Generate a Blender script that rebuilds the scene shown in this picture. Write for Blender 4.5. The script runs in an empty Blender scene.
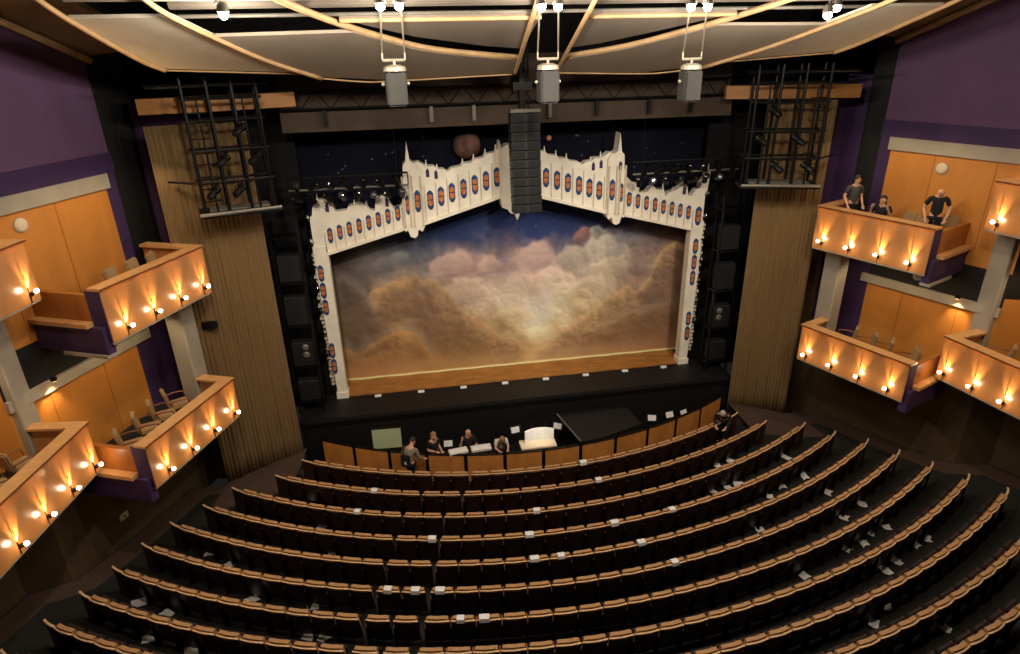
import bpy, bmesh, math, random
import numpy as np
from mathutils import Vector, Matrix
random.seed(7)
C = bpy.context.scene.collection
R = math.radians
PI = math.pi

# ------------------------------------------------------------------ helpers
def lin(c):
    return tuple(((v / 255) / 12.92 if v / 255 <= .04045 else ((v / 255 + .055) / 1.055) ** 2.4) for v in c)

MATS = {}
def mat(name, rgb, rough=.6, scale=6., amount=.12, bump=0., metal=0., coat=0., stretch=None, emit=None, spec=.5):
    """principled material whose colour wanders a little with noise"""
    m = bpy.data.materials.new(name); m.use_nodes = True
    nt = m.node_tree; b = nt.nodes['Principled BSDF']
    c = lin(rgb)
    tc = nt.nodes.new('ShaderNodeTexCoord'); mp = nt.nodes.new('ShaderNodeMapping')
    nt.links.new(tc.outputs['Object'], mp.inputs['Vector'])
    if stretch: mp.inputs['Scale'].default_value = stretch
    no = nt.nodes.new('ShaderNodeTexNoise'); no.inputs['Scale'].default_value = scale
    no.inputs['Detail'].default_value = 5
    nt.links.new(mp.outputs['Vector'], no.inputs['Vector'])
    rp = nt.nodes.new('ShaderNodeValToRGB')
    rp.color_ramp.elements[0].position = .3; rp.color_ramp.elements[1].position = .7
    rp.color_ramp.elements[0].color = tuple(max(0, v * (1 - amount)) for v in c) + (1,)
    rp.color_ramp.elements[1].color = tuple(min(1, v * (1 + amount)) for v in c) + (1,)
    nt.links.new(no.outputs['Fac'], rp.inputs['Fac'])
    nt.links.new(rp.outputs['Color'], b.inputs['Base Color'])
    b.inputs['Roughness'].default_value = rough; b.inputs['Metallic'].default_value = metal
    b.inputs['Specular IOR Level'].default_value = spec
    if coat:
        b.inputs['Coat Weight'].default_value = coat; b.inputs['Coat Roughness'].default_value = .12
    if bump:
        bp = nt.nodes.new('ShaderNodeBump'); bp.inputs['Strength'].default_value = bump
        nt.links.new(no.outputs['Fac'], bp.inputs['Height']); nt.links.new(bp.outputs['Normal'], b.inputs['Normal'])
    if emit:
        b.inputs['Emission Color'].default_value = lin(emit[0]) + (1,)
        b.inputs['Emission Strength'].default_value = emit[1]
    MATS[name] = m
    return m

mat('purple', (104, 74, 108), .8, 1.2, .12)
mat('purple_dark', (62, 38, 82), .7, 1.5, .12)
mat('orange_wood', (204, 132, 56), .55, 2.2, .10, stretch=(1, 1, .25))
mat('parapet_wood', (192, 132, 78), .3, 3., .12, coat=.6, stretch=(1, 1, .3))
mat('rail_wood', (214, 160, 102), .4, 5., .12, coat=.2)
mat('side_wood', (170, 104, 42), .45, 3., .15, stretch=(1, 1, .3))
mat('grey_plaster', (168, 158, 142), .8, 2., .08)
mat('dark_wall', (86, 70, 44), .85, 1.2, .15)
mat('black_paint', (18, 16, 16), .7, 4., .2)
mat('black_cloth', (17, 15, 17), .95, 2., .25)
mat('black_metal', (22, 21, 20), .45, 8., .2, metal=.5)
mat('grey_metal', (120, 114, 104), .5, 8., .12, metal=.3)
mat('pale_metal', (190, 180, 160), .45, 8., .1, metal=.3)
mat('chrome', (225, 225, 230), .15, 8., .05, metal=1.)
mat('curtain_cloth', (122, 96, 60), .9, 9., .16, stretch=(6, 6, .2))
mat('fascia_wood', (164, 112, 58), .5, 3., .15, stretch=(.5, .5, 3))
mat('carpet', (31, 29, 24), .95, 30., .3, bump=.1)
mat('aisle_carpet', (78, 58, 46), .95, 25., .25, bump=.1)
mat('stage_black', (13, 12, 13), .6, 3., .25)
mat('deck_gold', (162, 108, 52), .55, 1.5, .28, stretch=(1, 3, 1))
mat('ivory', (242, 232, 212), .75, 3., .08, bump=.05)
mat('ivory_dark', (206, 190, 164), .8, 3., .08)  # darker ivory for shafts, mouldings and fretwork
mat('glass_blue', (40, 70, 118), .4, 12., .35)
mat('glass_orange', (196, 118, 68), .4, 12., .3)
mat('glass_red', (96, 52, 44), .4, 12., .3)
mat('canopy_lit', (206, 196, 178), .8, 1.5, .06)  # outer canopy panels: their brighter lighting is put into a paler grey
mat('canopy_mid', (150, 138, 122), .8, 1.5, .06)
mat('canopy_shaded', (120, 108, 96), .8, 1.5, .06)  # inner canopy panels: shade from the way they face, put into the colour
mat('grille_taupe', (84, 76, 66), .85, 2., .1)
mat('canopy_wood', (190, 154, 110), .5, 4., .15)
mat('soffit_brown', (132, 104, 70), .85, 2., .2)
mat('ceiling_black', (20, 18, 16), .95, 2., .2)
mat('header_brown', (76, 62, 50), .85, 2., .15)
mat('speaker_grey', (62, 60, 57), .6, 30., .12)
mat('array_black', (34, 34, 35), .5, 20., .2)
mat('array_grille', (10, 10, 11), .75, 60., .3)
mat('maroon', (62, 32, 25), .5, 8., .2, coat=.15)
mat('seat_fabric', (182, 138, 94), .9, 40., .18, bump=.1)
mat('seat_dark', (40, 26, 24), .85, 30., .2)
mat('tan_wood', (226, 186, 140), .45, 14., .15)
mat('pit_wood', (214, 142, 70), .5, 3., .15, stretch=(1, 1, .4))
mat('paper', (238, 238, 238), .8, 9., .03)
mat('cream', (222, 206, 176), .7, 6., .05)
mat('pale_green', (186, 204, 164), .7, 2., .06)
mat('beige_fabric', (160, 128, 88), .9, 20., .12)
mat('chair_wood', (128, 72, 34), .45, 10., .15)
mat('skin', (220, 166, 138), .55, 8., .06)
mat('hair_dark', (42, 30, 26), .6, 30., .3)
mat('hair_fair', (150, 112, 76), .6, 30., .25)
mat('hair_grey', (176, 172, 166), .6, 30., .2)
mat('shirt_grey', (74, 72, 74), .9, 14., .15)
mat('shirt_black', (26, 25, 27), .9, 14., .2)
mat('hoodie_grey', (134, 126, 110), .9, 14., .15)
mat('shirt_white', (222, 216, 206), .9, 14., .06)
mat('trousers_black', (24, 23, 26), .9, 14., .2)
mat('eye_dark', (30, 24, 22), .3, 5., .1)
mat('keys_white', (232, 226, 214), .35, 6., .04)
mat('bulb', (255, 244, 224), .3, 5., .01, emit=((255, 228, 190), 30.))
mat('work_bulb', (255, 250, 240), .3, 5., .01, emit=((255, 244, 226), 60.))
mat('desk_bulb', (255, 250, 240), .3, 5., .01, emit=((255, 240, 214), 20.))
mat('planet_rock', (110, 78, 66), .9, 2.2, .75)
mat('moon_rock', (216, 150, 116), .9, 6., .4)
mat('downlight_glow', (255, 220, 160), .4, 5., .01, emit=((255, 190, 110), 12.))

class MB:
    def __init__(self): self.bm = bmesh.new()
    def box(self, x0, x1, y0, y1, z0, z1, M=None):
        v = [self.bm.verts.new(p) for p in ((x0,y0,z0),(x1,y0,z0),(x1,y1,z0),(x0,y1,z0),(x0,y0,z1),(x1,y0,z1),(x1,y1,z1),(x0,y1,z1))]
        for f in ((0,3,2,1),(4,5,6,7),(0,1,5,4),(1,2,6,5),(2,3,7,6),(3,0,4,7)): self.bm.faces.new([v[i] for i in f])
        if M is not None: bmesh.ops.transform(self.bm, matrix=M, verts=v)
        return self
    def prism(self, poly, z0, z1):
        """poly in xy, extruded in z; z0/z1 numbers or per-point lists"""
        n = len(poly)
        a = z0 if isinstance(z0, (list, tuple)) else [z0] * n
        b = z1 if isinstance(z1, (list, tuple)) else [z1] * n
        lo = [self.bm.verts.new((p[0], p[1], a[i])) for i, p in enumerate(poly)]
        hi = [self.bm.verts.new((p[0], p[1], b[i])) for i, p in enumerate(poly)]
        self.bm.faces.new(lo[::-1]); self.bm.faces.new(hi)
        for i in range(n):
            j = (i + 1) % n
            self.bm.faces.new((lo[i], lo[j], hi[j], hi[i]))
        return self
    def prism_y(self, poly, y0, y1):
        """poly in xz, extruded in y"""
        lo = [self.bm.verts.new((p[0], y0, p[1])) for p in poly]
        hi = [self.bm.verts.new((p[0], y1, p[1])) for p in poly]
        self.bm.faces.new(lo); self.bm.faces.new(hi[::-1])
        n = len(poly)
        for i in range(n):
            j = (i + 1) % n
            self.bm.faces.new((lo[j], lo[i], hi[i], hi[j]))
        return self
    def tube(self, pts, r, seg=8):
        pts = [Vector(p) for p in pts]
        rs = r if isinstance(r, (list, tuple)) else [r] * len(pts)
        rings = []
        for i, p in enumerate(pts):
            d = (pts[min(i + 1, len(pts) - 1)] - pts[max(i - 1, 0)]).normalized()
            a = Vector((0, 0, 1)) if abs(d.z) < .9 else Vector((1, 0, 0))
            u = d.cross(a).normalized(); w = d.cross(u)
            rings.append([self.bm.verts.new(p + (u * math.cos(t) + w * math.sin(t)) * rs[i]) for t in [2 * PI * k / seg for k in range(seg)]])
        for a, b in zip(rings, rings[1:]):
            for k in range(seg):
                self.bm.faces.new((a[k], a[(k + 1) % seg], b[(k + 1) % seg], b[k]))
        self.bm.faces.new(rings[0][::-1]); self.bm.faces.new(rings[-1])
        return self
    def ball(self, c, r, s=(1, 1, 1), seg=14, rings=10):
        M = Matrix.Translation(c) @ Matrix.Diagonal((r * s[0], r * s[1], r * s[2], 1))
        bmesh.ops.create_uvsphere(self.bm, u_segments=seg, v_segments=rings, radius=1, matrix=M)
        return self
    def lathe(self, prof, c=(0, 0, 0), seg=16, M=None):
        """prof: list of (r, z)"""
        rings = []
        for r, z in prof:
            rings.append([self.bm.verts.new((c[0] + r * math.cos(2 * PI * k / seg), c[1] + r * math.sin(2 * PI * k / seg), c[2] + z)) for k in range(seg)])
        for a, b in zip(rings, rings[1:]):
            for k in range(seg): self.bm.faces.new((a[k], a[(k + 1) % seg], b[(k + 1) % seg], b[k]))
        self.bm.faces.new(rings[0][::-1]); self.bm.faces.new(rings[-1])
        if M is not None: bmesh.ops.transform(self.bm, matrix=M, verts=[v for q in rings for v in q])
        return self
    def sheet(self, grid):
        """grid of points -> quads"""
        V = [[self.bm.verts.new(p) for p in row] for row in grid]
        for a, b in zip(V, V[1:]):
            for k in range(len(a) - 1): self.bm.faces.new((a[k], a[k + 1], b[k + 1], b[k]))
        return self
    def bevel(self, w, seg=2):
        bmesh.ops.bevel(self.bm, geom=list(self.bm.edges), offset=w, segments=seg, affect='EDGES', clamp_overlap=True)
        return self
    def build(self, name, m, parent=None, smooth=False, fix=True):
        if fix: bmesh.ops.recalc_face_normals(self.bm, faces=self.bm.faces)
        me = bpy.data.meshes.new(name); self.bm.to_mesh(me); self.bm.free()
        for q in (m if isinstance(m, (list, tuple)) else [m]): me.materials.append(MATS[q] if isinstance(q, str) else q)
        if smooth:
            for p in me.polygons: p.use_smooth = True
        o = bpy.data.objects.new(name, me); C.objects.link(o)
        if parent: o.parent = parent
        return o

def tag(o, label, cat, group=None, kind=None):
    o['label'] = label; o['category'] = cat
    if group: o['group'] = group
    if kind: o['kind'] = kind
    return o
def struct(o): o['kind'] = 'structure'; return o
def thing(name, label, cat, loc=(0, 0, 0), rz=0., group=None):
    o = bpy.data.objects.new(name, None); C.objects.link(o)
    o.empty_display_size = .1
    o.location = loc; o.rotation_euler = (0, 0, rz)
    return tag(o, label, cat, group)
def dup(root, loc, rz, label, group=None):
    r = root.copy(); C.objects.link(r); r.location = loc; r.rotation_euler = (0, 0, rz); r['label'] = label
    if group: r['group'] = group
    for ch in list(root.children):
        c = ch.copy(); C.objects.link(c); c.parent = r
        for g in ch.children:
            d = g.copy(); C.objects.link(d); d.parent = c
    return r
def lamp(kind, name, loc, power, color, parent=None, target=None, size=None, radius=.05, blend=.5):
    l = bpy.data.lights.new(name, kind); l.energy = power; l.color = color
    if kind in ('POINT', 'SPOT'): l.shadow_soft_size = radius
    if kind == 'SPOT': l.spot_size = size; l.spot_blend = blend
    if kind == 'AREA': l.size = size
    o = bpy.data.objects.new(name, l); C.objects.link(o); o.location = loc
    if target is not None:
        o.rotation_euler = (Vector(target) - Vector(loc)).to_track_quat('-Z', 'Y').to_euler()
    if parent: o.parent = parent
    return o
ONES = 'zeroth first second third fourth fifth sixth seventh eighth ninth tenth eleventh twelfth thirteenth fourteenth fifteenth sixteenth seventeenth eighteenth nineteenth'.split()
def nth(n):
    if n < 20: return ONES[n]
    t, u = divmod(n, 10)
    if u == 0: return ['twentieth', 'thirtieth', 'fortieth', 'fiftieth'][t - 2]
    return ['twenty', 'thirty', 'forty', 'fifty'][t - 2] + '-' + ONES[u]
def V2(p): return Vector((p[0], p[1]))
def mir(s, pts): return [(s * p[0],) + tuple(p[1:]) for p in pts]

# ------------------------------------------------------------------ camera
F_PX = 642.9
cam_d = bpy.data.cameras.new('camera'); cam = bpy.data.objects.new('camera', cam_d); C.objects.link(cam)
yaw, pitch, roll = .1614, .4149, -.0225
fw = Vector((math.sin(yaw) * math.cos(pitch), math.cos(yaw) * math.cos(pitch), -math.sin(pitch)))
rt = Vector((math.cos(yaw), -math.sin(yaw), 0)); up = rt.cross(fw)
r2 = math.cos(roll) * rt + math.sin(roll) * up; u2 = -math.sin(roll) * rt + math.cos(roll) * up
M = Matrix((r2, u2, -fw)).transposed().to_4x4(); M.translation = (-3.4994, -19.7833, 10.8503)
cam.matrix_world = M
cam_d.sensor_fit = 'HORIZONTAL'; cam_d.sensor_width = 36; cam_d.lens = F_PX / 1020 * 36
cam_d.clip_end = 200
bpy.context.scene.camera = cam

# ------------------------------------------------------------------ side walls (right side, mirrored for the left)
D1 = Vector((.404, -.915)).normalized(); N1 = Vector((.915, .404)).normalized()
W0 = Vector((10.58, -1.73))
def W(t): p = W0 + D1 * t; return (p.x, p.y)
WA = W(4.6); WB = (13.3, -6.3); WC = (13.95, -9.6); WD = (14.6, -13.5)
def seg_wall(a, b, z0, z1, th=.2):
    a, b = V2(a), V2(b); d = (b - a).normalized(); n = Vector((-d.y, d.x))
    if n.x < 0: n = -n
    return ([a, b, b + n * th, a + n * th], z0, z1)
def wallpiece(name, m, s, segs):
    mb = MB()
    for a, b, z0, z1 in segs:
        poly, q0, q1 = seg_wall(a, b, z0, z1)
        mb.prism(mir(s, [(p.x, p.y) for p in poly]), q0, q1)
    return struct(mb.build(name, m))
for s, side in ((-1, 'left'), (1, 'right')):
    tq = .25 if s > 0 else 0.
    wallpiece(f'wall_{side}_lower', 'dark_wall', s, [((7.6, -.95), W(-.9), -2, 4.9), (W(-.9), WA, -2, 1.45), (WA, WB, -2, 2.0), (WB, WC, -2, 2.0), (WC, WD, -2, 2.0)])
    wallpiece(f'wall_{side}_box_panelling', 'orange_wood', s, [(W(.9), WA, 1.45, 3.66), (WA, WB, 2.0, 4.2), (WB, WC, 2.0, 4.2), (WC, WD, 2.0, 4.2),
                                                 (W(.5 + tq), WA, 4.9, 7.76), (WA, WB, 5.6, 8.1), (WB, WC, 5.6, 8.1), (WC, WD, 5.6, 8.1)])
    wallpiece(f'wall_{side}_purple', 'purple', s, [(W(.15 + tq), WA, 8.12, 13.2), (WA, WB, 8.12, 13.6), (WB, WC, 8.12, 14.), (WC, WD, 8.12, 14.)])
    wallpiece(f'wall_{side}_purple_strip', 'purple_dark', s, [(W(.15 + tq), W(.5 + tq), 4.9, 8.12), (W(-.9), W(.9), 1.45, 4.9)])
    wallpiece(f'wall_{side}_above_boxes', 'black_paint', s, [(W(.9), WA, 3.9, 4.9), (WA, WB, 4.2, 5.6), (WB, WC, 4.2, 5.6), (WC, WD, 4.2, 5.6)])
    wallpiece(f'wall_{side}_pilaster', 'black_paint', s, [(W(-.95 if s < 0 else -.2), W(.15 + tq), 4.9, 12.8)])
    wallpiece(f'wall_{side}_purple_return', 'purple_dark', s, [((8.95, -.95), W(-.95), 4.9, 9.6)] if s < 0 else [((8.5, -.9), W(-.95), 4.9, 9.6), (W(-.95), W(-.2), 4.9, 9.8)])
    # trims: grey bands over the panelling, the lower purple band, the timber rail along the wall top
    o = -N1 * .1
    a, b = V2(W(.45 + tq)) + o, V2(WA) + o
    for k, (z0, z1, zz) in enumerate(((7.76, 8.12, 0), (3.66, 3.92, 0))):
        mb = MB(); mb.prism(mir(s, [(a.x, a.y), (b.x, b.y), WA, W(.45 + tq)]), z0, z1)
        if k == 0:
            mb.prism(mir(s, [(WB[0] - .1, WB[1]), (WC[0] - .1, WC[1]), WC, WB]), 8.0, 8.14)
        else:
            mb.prism(mir(s, [(WB[0] - .1, WB[1]), (WC[0] - .1, WC[1]), WC, WB]), 4.2, 4.5)
        struct(mb.build(f'trim_{1 + k + (0 if s < 0 else 3)}', 'grey_plaster'))
    mb = MB(); a2, b2 = V2(W(.15 + tq)) - N1 * .06, V2(WA) - N1 * .06
    mb.prism(mir(s, [(a2.x, a2.y), (b2.x, b2.y), WA, W(.15 + tq)]), 8.12, 8.58)
    mb.prism(mir(s, [(b2.x, b2.y), (WB[0] - .06, WB[1] - .06), WB, WA]), 8.12, 8.6)
    struct(mb.build(f'trim_{3 + (0 if s < 0 else 3)}', 'purple_dark'))
    # sloped soffit: timber edge + brown underside rising towards the house
    a, b, c = V2(W(.1 + tq)), V2(WA), V2((13.0, -8.4))
    mb = MB(); mb.tube(mir(s, [(a.x - .1, a.y, 10.68), (b.x - .1, b.y, 12.5), (c.x, c.y, 13.9)]), .08, 6)
    struct(mb.build(f'trim_{7 if s < 0 else 8}', 'canopy_wood'))
    mb = MB()
    rows = [[(a.x + .2, a.y, 10.76), (b.x + .3, b.y, 12.6), (c.x + .6, c.y, 14.)],
            [(a.x - 1.4, a.y + .3, 10.95), (b.x - 1.9, b.y, 12.8), (c.x - 3., c.y, 14.1)]]
    mb.sheet([mir(s, r) for r in rows]); mb.sheet([mir(s, [(p[0], p[1], p[2] + .12) for p in r]) for r in rows])
    struct(mb.build('ceiling_side_' + side, 'soffit_brown'))

mb = MB(); mb.box(-16, 16, -16, 4, 14.2, 14.4); struct(mb.build('ceiling', 'ceiling_black'))
mb = MB(); mb.box(-16, 16, 3.2, 3.4, -2, 14.2); struct(mb.build('wall_back', 'black_cloth'))

# ------------------------------------------------------------------ floor: a raked sheet of revolution around the stage centre
YC = 10.43
def row_z(i): return -.6555 - .0462 * i + .0149 * i * i
def row_r(i): return 14.897 + .9097 * i
def floor_z(r):
    i = (r - 14.897) / .9097
    return (row_z(max(i, 1.)) if i < 14 else row_z(14)) - .85
WALL_IN = [(7.3, -1.40), (9.65, -2.1), (10.68, -2.12), W(.4), W(4.55), (13.25, -6.3), (13.9, -9.6), (14.5, -13.4)]
def wall_x(y):
    for (xa, ya), (xb, yb) in zip(WALL_IN, WALL_IN[1:]):
        if min(ya, yb) <= y <= max(ya, yb): return xa + (xb - xa) * (y - ya) / (yb - ya)
    return 7.35
def in_room(x, y):
    if y > -1.42 or y < -13.4: return False
    return abs(x) < wall_x(y)
def theta_max(r):
    lo, hi = 0., R(75)
    for _ in range(40):
        m = (lo + hi) / 2
        x, y = r * math.sin(m), YC - r * math.cos(m)
        if y < -13.3: lo = m; continue
        if in_room(x, y): lo = m
        else: hi = m
    return lo
mb = MB(); grid = []
NR = 70
for k in range(NR + 1):
    if k == 0: pass
    r = 14.1 + (25.4 - 14.1) * k / NR
    tm = theta_max(r)
    grid.append([(r * math.sin(t), YC - r * math.cos(t), floor_z(r)) for t in [tm * (j / 24 - 1) for j in range(49)]])
mb.sheet(grid)
# house-side strip between the first row and the pit rail
PCX, PCY, PR = .05, 8.98, 12.7
g2 = []
tm = theta_max(14.1)
for q in range(2):
    row = []
    for j in range(49):
        t = tm * (j / 24 - 1)
        if q: row.append((14.1 * math.sin(t), YC - 14.1 * math.cos(t), floor_z(14.1)))
        else:
            t2 = R(34.5) * (j / 24 - 1)
            row.append((PCX + PR * math.sin(t2), PCY - PR * math.cos(t2), floor_z(14.1)))
    g2.append(row)
mb.sheet(g2)
# rear part (only seen from other positions)
struct(mb.build('floor', 'carpet'))
# side aisles: a lighter carpet band between the row ends and the walls
for s, side in ((-1, 'left'), (1, 'right')):
    mb = MB(); g = []
    for k in range(26):
        r = 14.3 + (25.3 - 14.3) * k / 25
        tm = theta_max(r); w = .75 / r
        g.append([(s * r * math.sin(t), YC - r * math.cos(t), floor_z(r) + .012) for t in (tm - w, tm - w / 2, tm - .003)])
    mb.sheet(g); struct(mb.build('floor_aisle_' + side, 'aisle_carpet'))

    # ramp rising to the foot of the tan curtain
    mb = MB(); mb.sheet([mir(s, [(7.25, -1.42, -.98), (8.4, -1.78, -1.16), (9.6, -2.12, -1.42)]), mir(s, [(7.35, -2.1, -1.1), (8.5, -2.5, -1.25), (9.75, -2.75, -1.47)]), mir(s, [(7.7, -2.75, -1.52), (8.8, -3.25, -1.52), (9.9, -3.4, -1.53)])])
    mb.sheet([mir(s, [(7.25, -1.42, -1.55), (9.6, -2.12, -1.55)]), mir(s, [(7.7, -2.75, -1.56), (9.9, -3.4, -1.56)])])
    struct(mb.build('floor_ramp_' + side, 'aisle_carpet'))

# ------------------------------------------------------------------ stage, pit
mb = MB(); mb.box(-7.35, 7.35, -1.4, 3.2, -.25, 0); mb.box(-7.35, 7.35, -1.35, -1.2, -1.9, -.25)
mb.box(-7.2, 7.2, -1.46, -1.4, -.12, -.04)
struct(mb.build('floor_stage', 'stage_black'))
mb = MB(); pp = [(-7.3, -1.38)]
for j in range(41):
    t = R(34.8) * (j / 20 - 1); pp.append((PCX + PR * math.sin(t), PCY - PR * math.cos(t)))
pp.append((7.3, -1.38))
mb.prism(pp, -1.9, -1.75); struct(mb.build('floor_pit', 'stage_black'))
mb = MB(); mb.prism([(-6.05, 0), (-5.7, -.08), (5.8, -.08), (6.1, 0), (6.1, 1.02), (-6.05, 1.02)], 0.0, .04)
tag(mb.build('stage_deck', 'deck_gold'), 'long golden painted deck strip along the foot of the cloud backdrop', 'stage deck')
# black masking around the portal
for s, side in ((-1, 'left'), (1, 'right')):
    mb = MB(); mb.box(min(s * 6.5, s * 8.3), max(s * 6.5, s * 8.3), .45, .6, 0, 9.6)
    tag(mb.build('masking_flat', 'black_cloth'), f'tall black masking flat beside the {side} leg of the white arch', 'stage flat')

# pit rail
rail = thing('pit_rail', 'curved brown wooden rail of framed panels in front of the orchestra pit', 'railing', (PCX, PCY, -1.5))
def arc_piece(mb, c, r0, r1, t0, t1, z0, z1, n=6):
    poly = [(c[0] + r0 * math.sin(t0 + (t1 - t0) * k / n), c[1] - r0 * math.cos(t0 + (t1 - t0) * k / n)) for k in range(n + 1)]
    poly += [(c[0] + r1 * math.sin(t0 + (t1 - t0) * k / n), c[1] - r1 * math.cos(t0 + (t1 - t0) * k / n)) for k in range(n, -1, -1)]
    return mb.prism(poly, z0, z1)
edges = [-32.1 + 5.36 * k for k in range(13)]
for k in range(12):
    mb = MB(); arc_piece(mb, (0, 0), PR - .03, PR + .03, R(edges[k] + .25), R(edges[k + 1] - .25), .02, .98)
    mb.build('panel', 'pit_wood', rail)
for k in range(13):
    mb = MB(); arc_piece(mb, (0, 0), PR - .05, PR + .022, R(edges[k] - .25), R(edges[k] + .25), 0, 1.0, 1)
    mb.build('post', 'black_metal', rail)
mb = MB(); arc_piece(mb, (0, 0), PR - .045, PR + .04, R(edges[0]), R(edges[-1]), .98, 1.0, 40); mb.build('top_edge', 'black_metal', rail)

# ------------------------------------------------------------------ balcony boxes
def box_unit(s, p0, p1, zt, h, ret, depth, label, side_len, ledge=True):
    """p0 stage-end front corner, p1 house-end front corner (right-side coordinates)"""
    p0, p1 = V2(p0), V2(p1); d = (p1 - p0).normalized(); n = Vector((-d.y, d.x)); n = n if n.x > 0 else -n
    zb = zt - h; zf = zt - .92
    ro = thing('theatre_box', label, 'theatre box')
    P = lambda a, b: (p0 + d * a + n * b)[:]
    L = (p1 - p0).length
    quad = lambda a0, a1, b0, b1: mir(s, [P(a0, b0), P(a1, b0), P(a1, b1), P(a0, b1)])
    mb = MB(); mb.prism(quad(0, L, 0, .16), zb, zt - .07); mb.build('parapet', 'parapet_wood', ro)
    mb = MB(); mb.prism(quad(-.03, L + .04, -.05, .28), zt - .06, zt); mb.build('rail_cap', 'rail_wood', ro)
    mb = MB(); mb.prism(quad(-.03, L + .04, -.054, -.05), zt - .055, zt - .012); mb.build('cap_shadow', 'chair_wood', ro)  # thin dark strip on the cap front, painting in its shadow line
    # return at the stage end
    mb = MB(); mb.prism(quad(0, .16, .16, ret), zb, zt - .07); mb.build('return_panel', 'parapet_wood', ro)
    mb = MB(); mb.prism(quad(-.03, .26, .28, ret), zt - .06, zt); mb.build('return_cap', 'rail_wood', ro)
    # purple end post and the lower partition on the house side
    mb = MB(); mb.prism(quad(L - .01, L + .015, .02, .4), zb, zt - .08); mb.build('end_post', 'purple_dark', ro)
    mb = MB(); mb.prism(quad(L - .12, L, .4, side_len), zf + .12, zt - .18); mb.build('side_panel', 'side_wood', ro)
    mb = MB(); mb.prism(quad(L - .1, L + .2, .4, side_len), zf + .02, zf + .12); mb.build('ledge', 'rail_wood', ro)
    mb = MB(); mb.prism(quad(L - .1, L + .12, .1, side_len), zf - .62, zf + .02); mb.build('fascia', 'purple_dark', ro)
    if ledge:
        mb = MB(); mb.prism(quad(L - .1, L + .16, .1, side_len * .6), zf - .7, zf - .62); mb.build('lower_trim', 'grey_plaster', ro)
    mb = MB(); mb.prism(quad(.16, L - .12, .16, depth), zf - .15, zf); mb.build('floor_slab', 'carpet', ro)
    mb = MB(); mb.prism(quad(.1, L - .12, .1, depth), zb - .06, zb); mb.build('underside', 'black_paint', ro)
    mb = MB(); mb.prism(quad(0, L, .02, .22), zb - .05, zb - .001); mb.build('bottom_trim', 'grey_plaster', ro)
    return dict(P=P, d=d, n=n, L=L, zt=zt, zb=zb, zf=zf, s=s)
BX = {}
for s, side in ((-1, 'left'), (1, 'right')):
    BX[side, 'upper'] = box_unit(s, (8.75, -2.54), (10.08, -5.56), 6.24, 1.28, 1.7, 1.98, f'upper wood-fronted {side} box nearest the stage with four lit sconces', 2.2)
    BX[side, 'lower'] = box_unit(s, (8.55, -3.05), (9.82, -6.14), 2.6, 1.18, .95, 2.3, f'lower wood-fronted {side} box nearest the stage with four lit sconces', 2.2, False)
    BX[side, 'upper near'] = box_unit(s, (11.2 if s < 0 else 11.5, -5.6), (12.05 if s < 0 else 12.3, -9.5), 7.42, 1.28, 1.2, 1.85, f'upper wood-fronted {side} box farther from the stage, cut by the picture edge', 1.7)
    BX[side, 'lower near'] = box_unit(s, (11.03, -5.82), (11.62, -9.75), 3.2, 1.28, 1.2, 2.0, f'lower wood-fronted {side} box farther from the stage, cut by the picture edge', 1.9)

# columns between the boxes
for s, side in ((-1, 'left'), (1, 'right')):
    for key, a, b, z0, z1, where in (('lower', .0, 1.2, 1.3, 4.85, 'beside the lower box nearest the stage'), ('lower near', .0, 1.42, 1.6, 6.0, 'between the two lower boxes')):
        B = BX[side, key]; P = B['P']
        mb = MB(); mb.prism(mir(s, [P(a - .26, b - .24), P(a + .26, b - .24), P(a + .26, b + .28), P(a - .26, b + .28)]), z0, z1)
        mb.bevel(.03, 1)
        struct(mb.build(f'column_{side}_{key.replace(" ", "_")}', 'grey_plaster'))

# sconces
WARM = (1., .62, .28)
def sconce(B, t, label, group):
    s = B['s']; q = B['P'](t * B['L'], 0); nx, ny = -B['n'].x * s, -B['n'].y
    ro = thing('wall_sconce', label, 'wall lamp', (s * q[0], q[1], B['zb'] + .27), math.atan2(ny, nx), group)   # +x of the empty points off the panel
    mb = MB(); mb.tube([(.02, 0, -.26), (.02, 0, .34)], .008, 6); mb.build('rod', 'black_metal', ro)
    mb = MB(); mb.lathe([(.025, -.02), (.03, .0), (.03, .06), (.02, .06)], (.05, .03, -.1), 10); mb.build('uplight_cup', 'black_metal', ro)
    mb = MB(); mb.tube([(.02, 0, -.06), (.1, 0, -.07), (.17, 0, -.045)], .011, 6); mb.build('arm', 'black_metal', ro)
    mb = MB(); mb.ball((.19, 0, 0), .046); mb.build('bulb', 'bulb', ro, True)
    lamp('SPOT', 'uplight', (.05, .03, -.02), 190, WARM, ro, (0, .03, .3), R(56), .012, 1.)
    lamp('POINT', 'glow', (.19, 0, .0), 6.5, (1., .74, .46), ro, radius=.06)
    return ro
names4 = ['nearest the stage', 'second from the stage', 'third from the stage', 'farthest from the stage']
for s, side in ((-1, 'left'), (1, 'right')):
    for key in ('upper', 'lower'):
        for k, t in enumerate((.085, .345, .61, .87)):
            sconce(BX[side, key], t, f'lit globe sconce on the {key} {side} box by the stage, {names4[k]}', f'{key} {side} box sconces')
    for k in range(1 if s < 0 else 2):
        sconce(BX[side, 'upper near'], .07 + .24 * k, f'lit globe sconce on the upper {side} box at the picture edge, {names4[k]}', f'upper {side} edge box sconces')
    for k in range(4):
        sconce(BX[side, 'lower near'], .055 + .215 * k, f'lit globe sconce on the lower {side} box at the picture edge, {names4[k]}', f'lower {side} edge box sconces')

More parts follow.
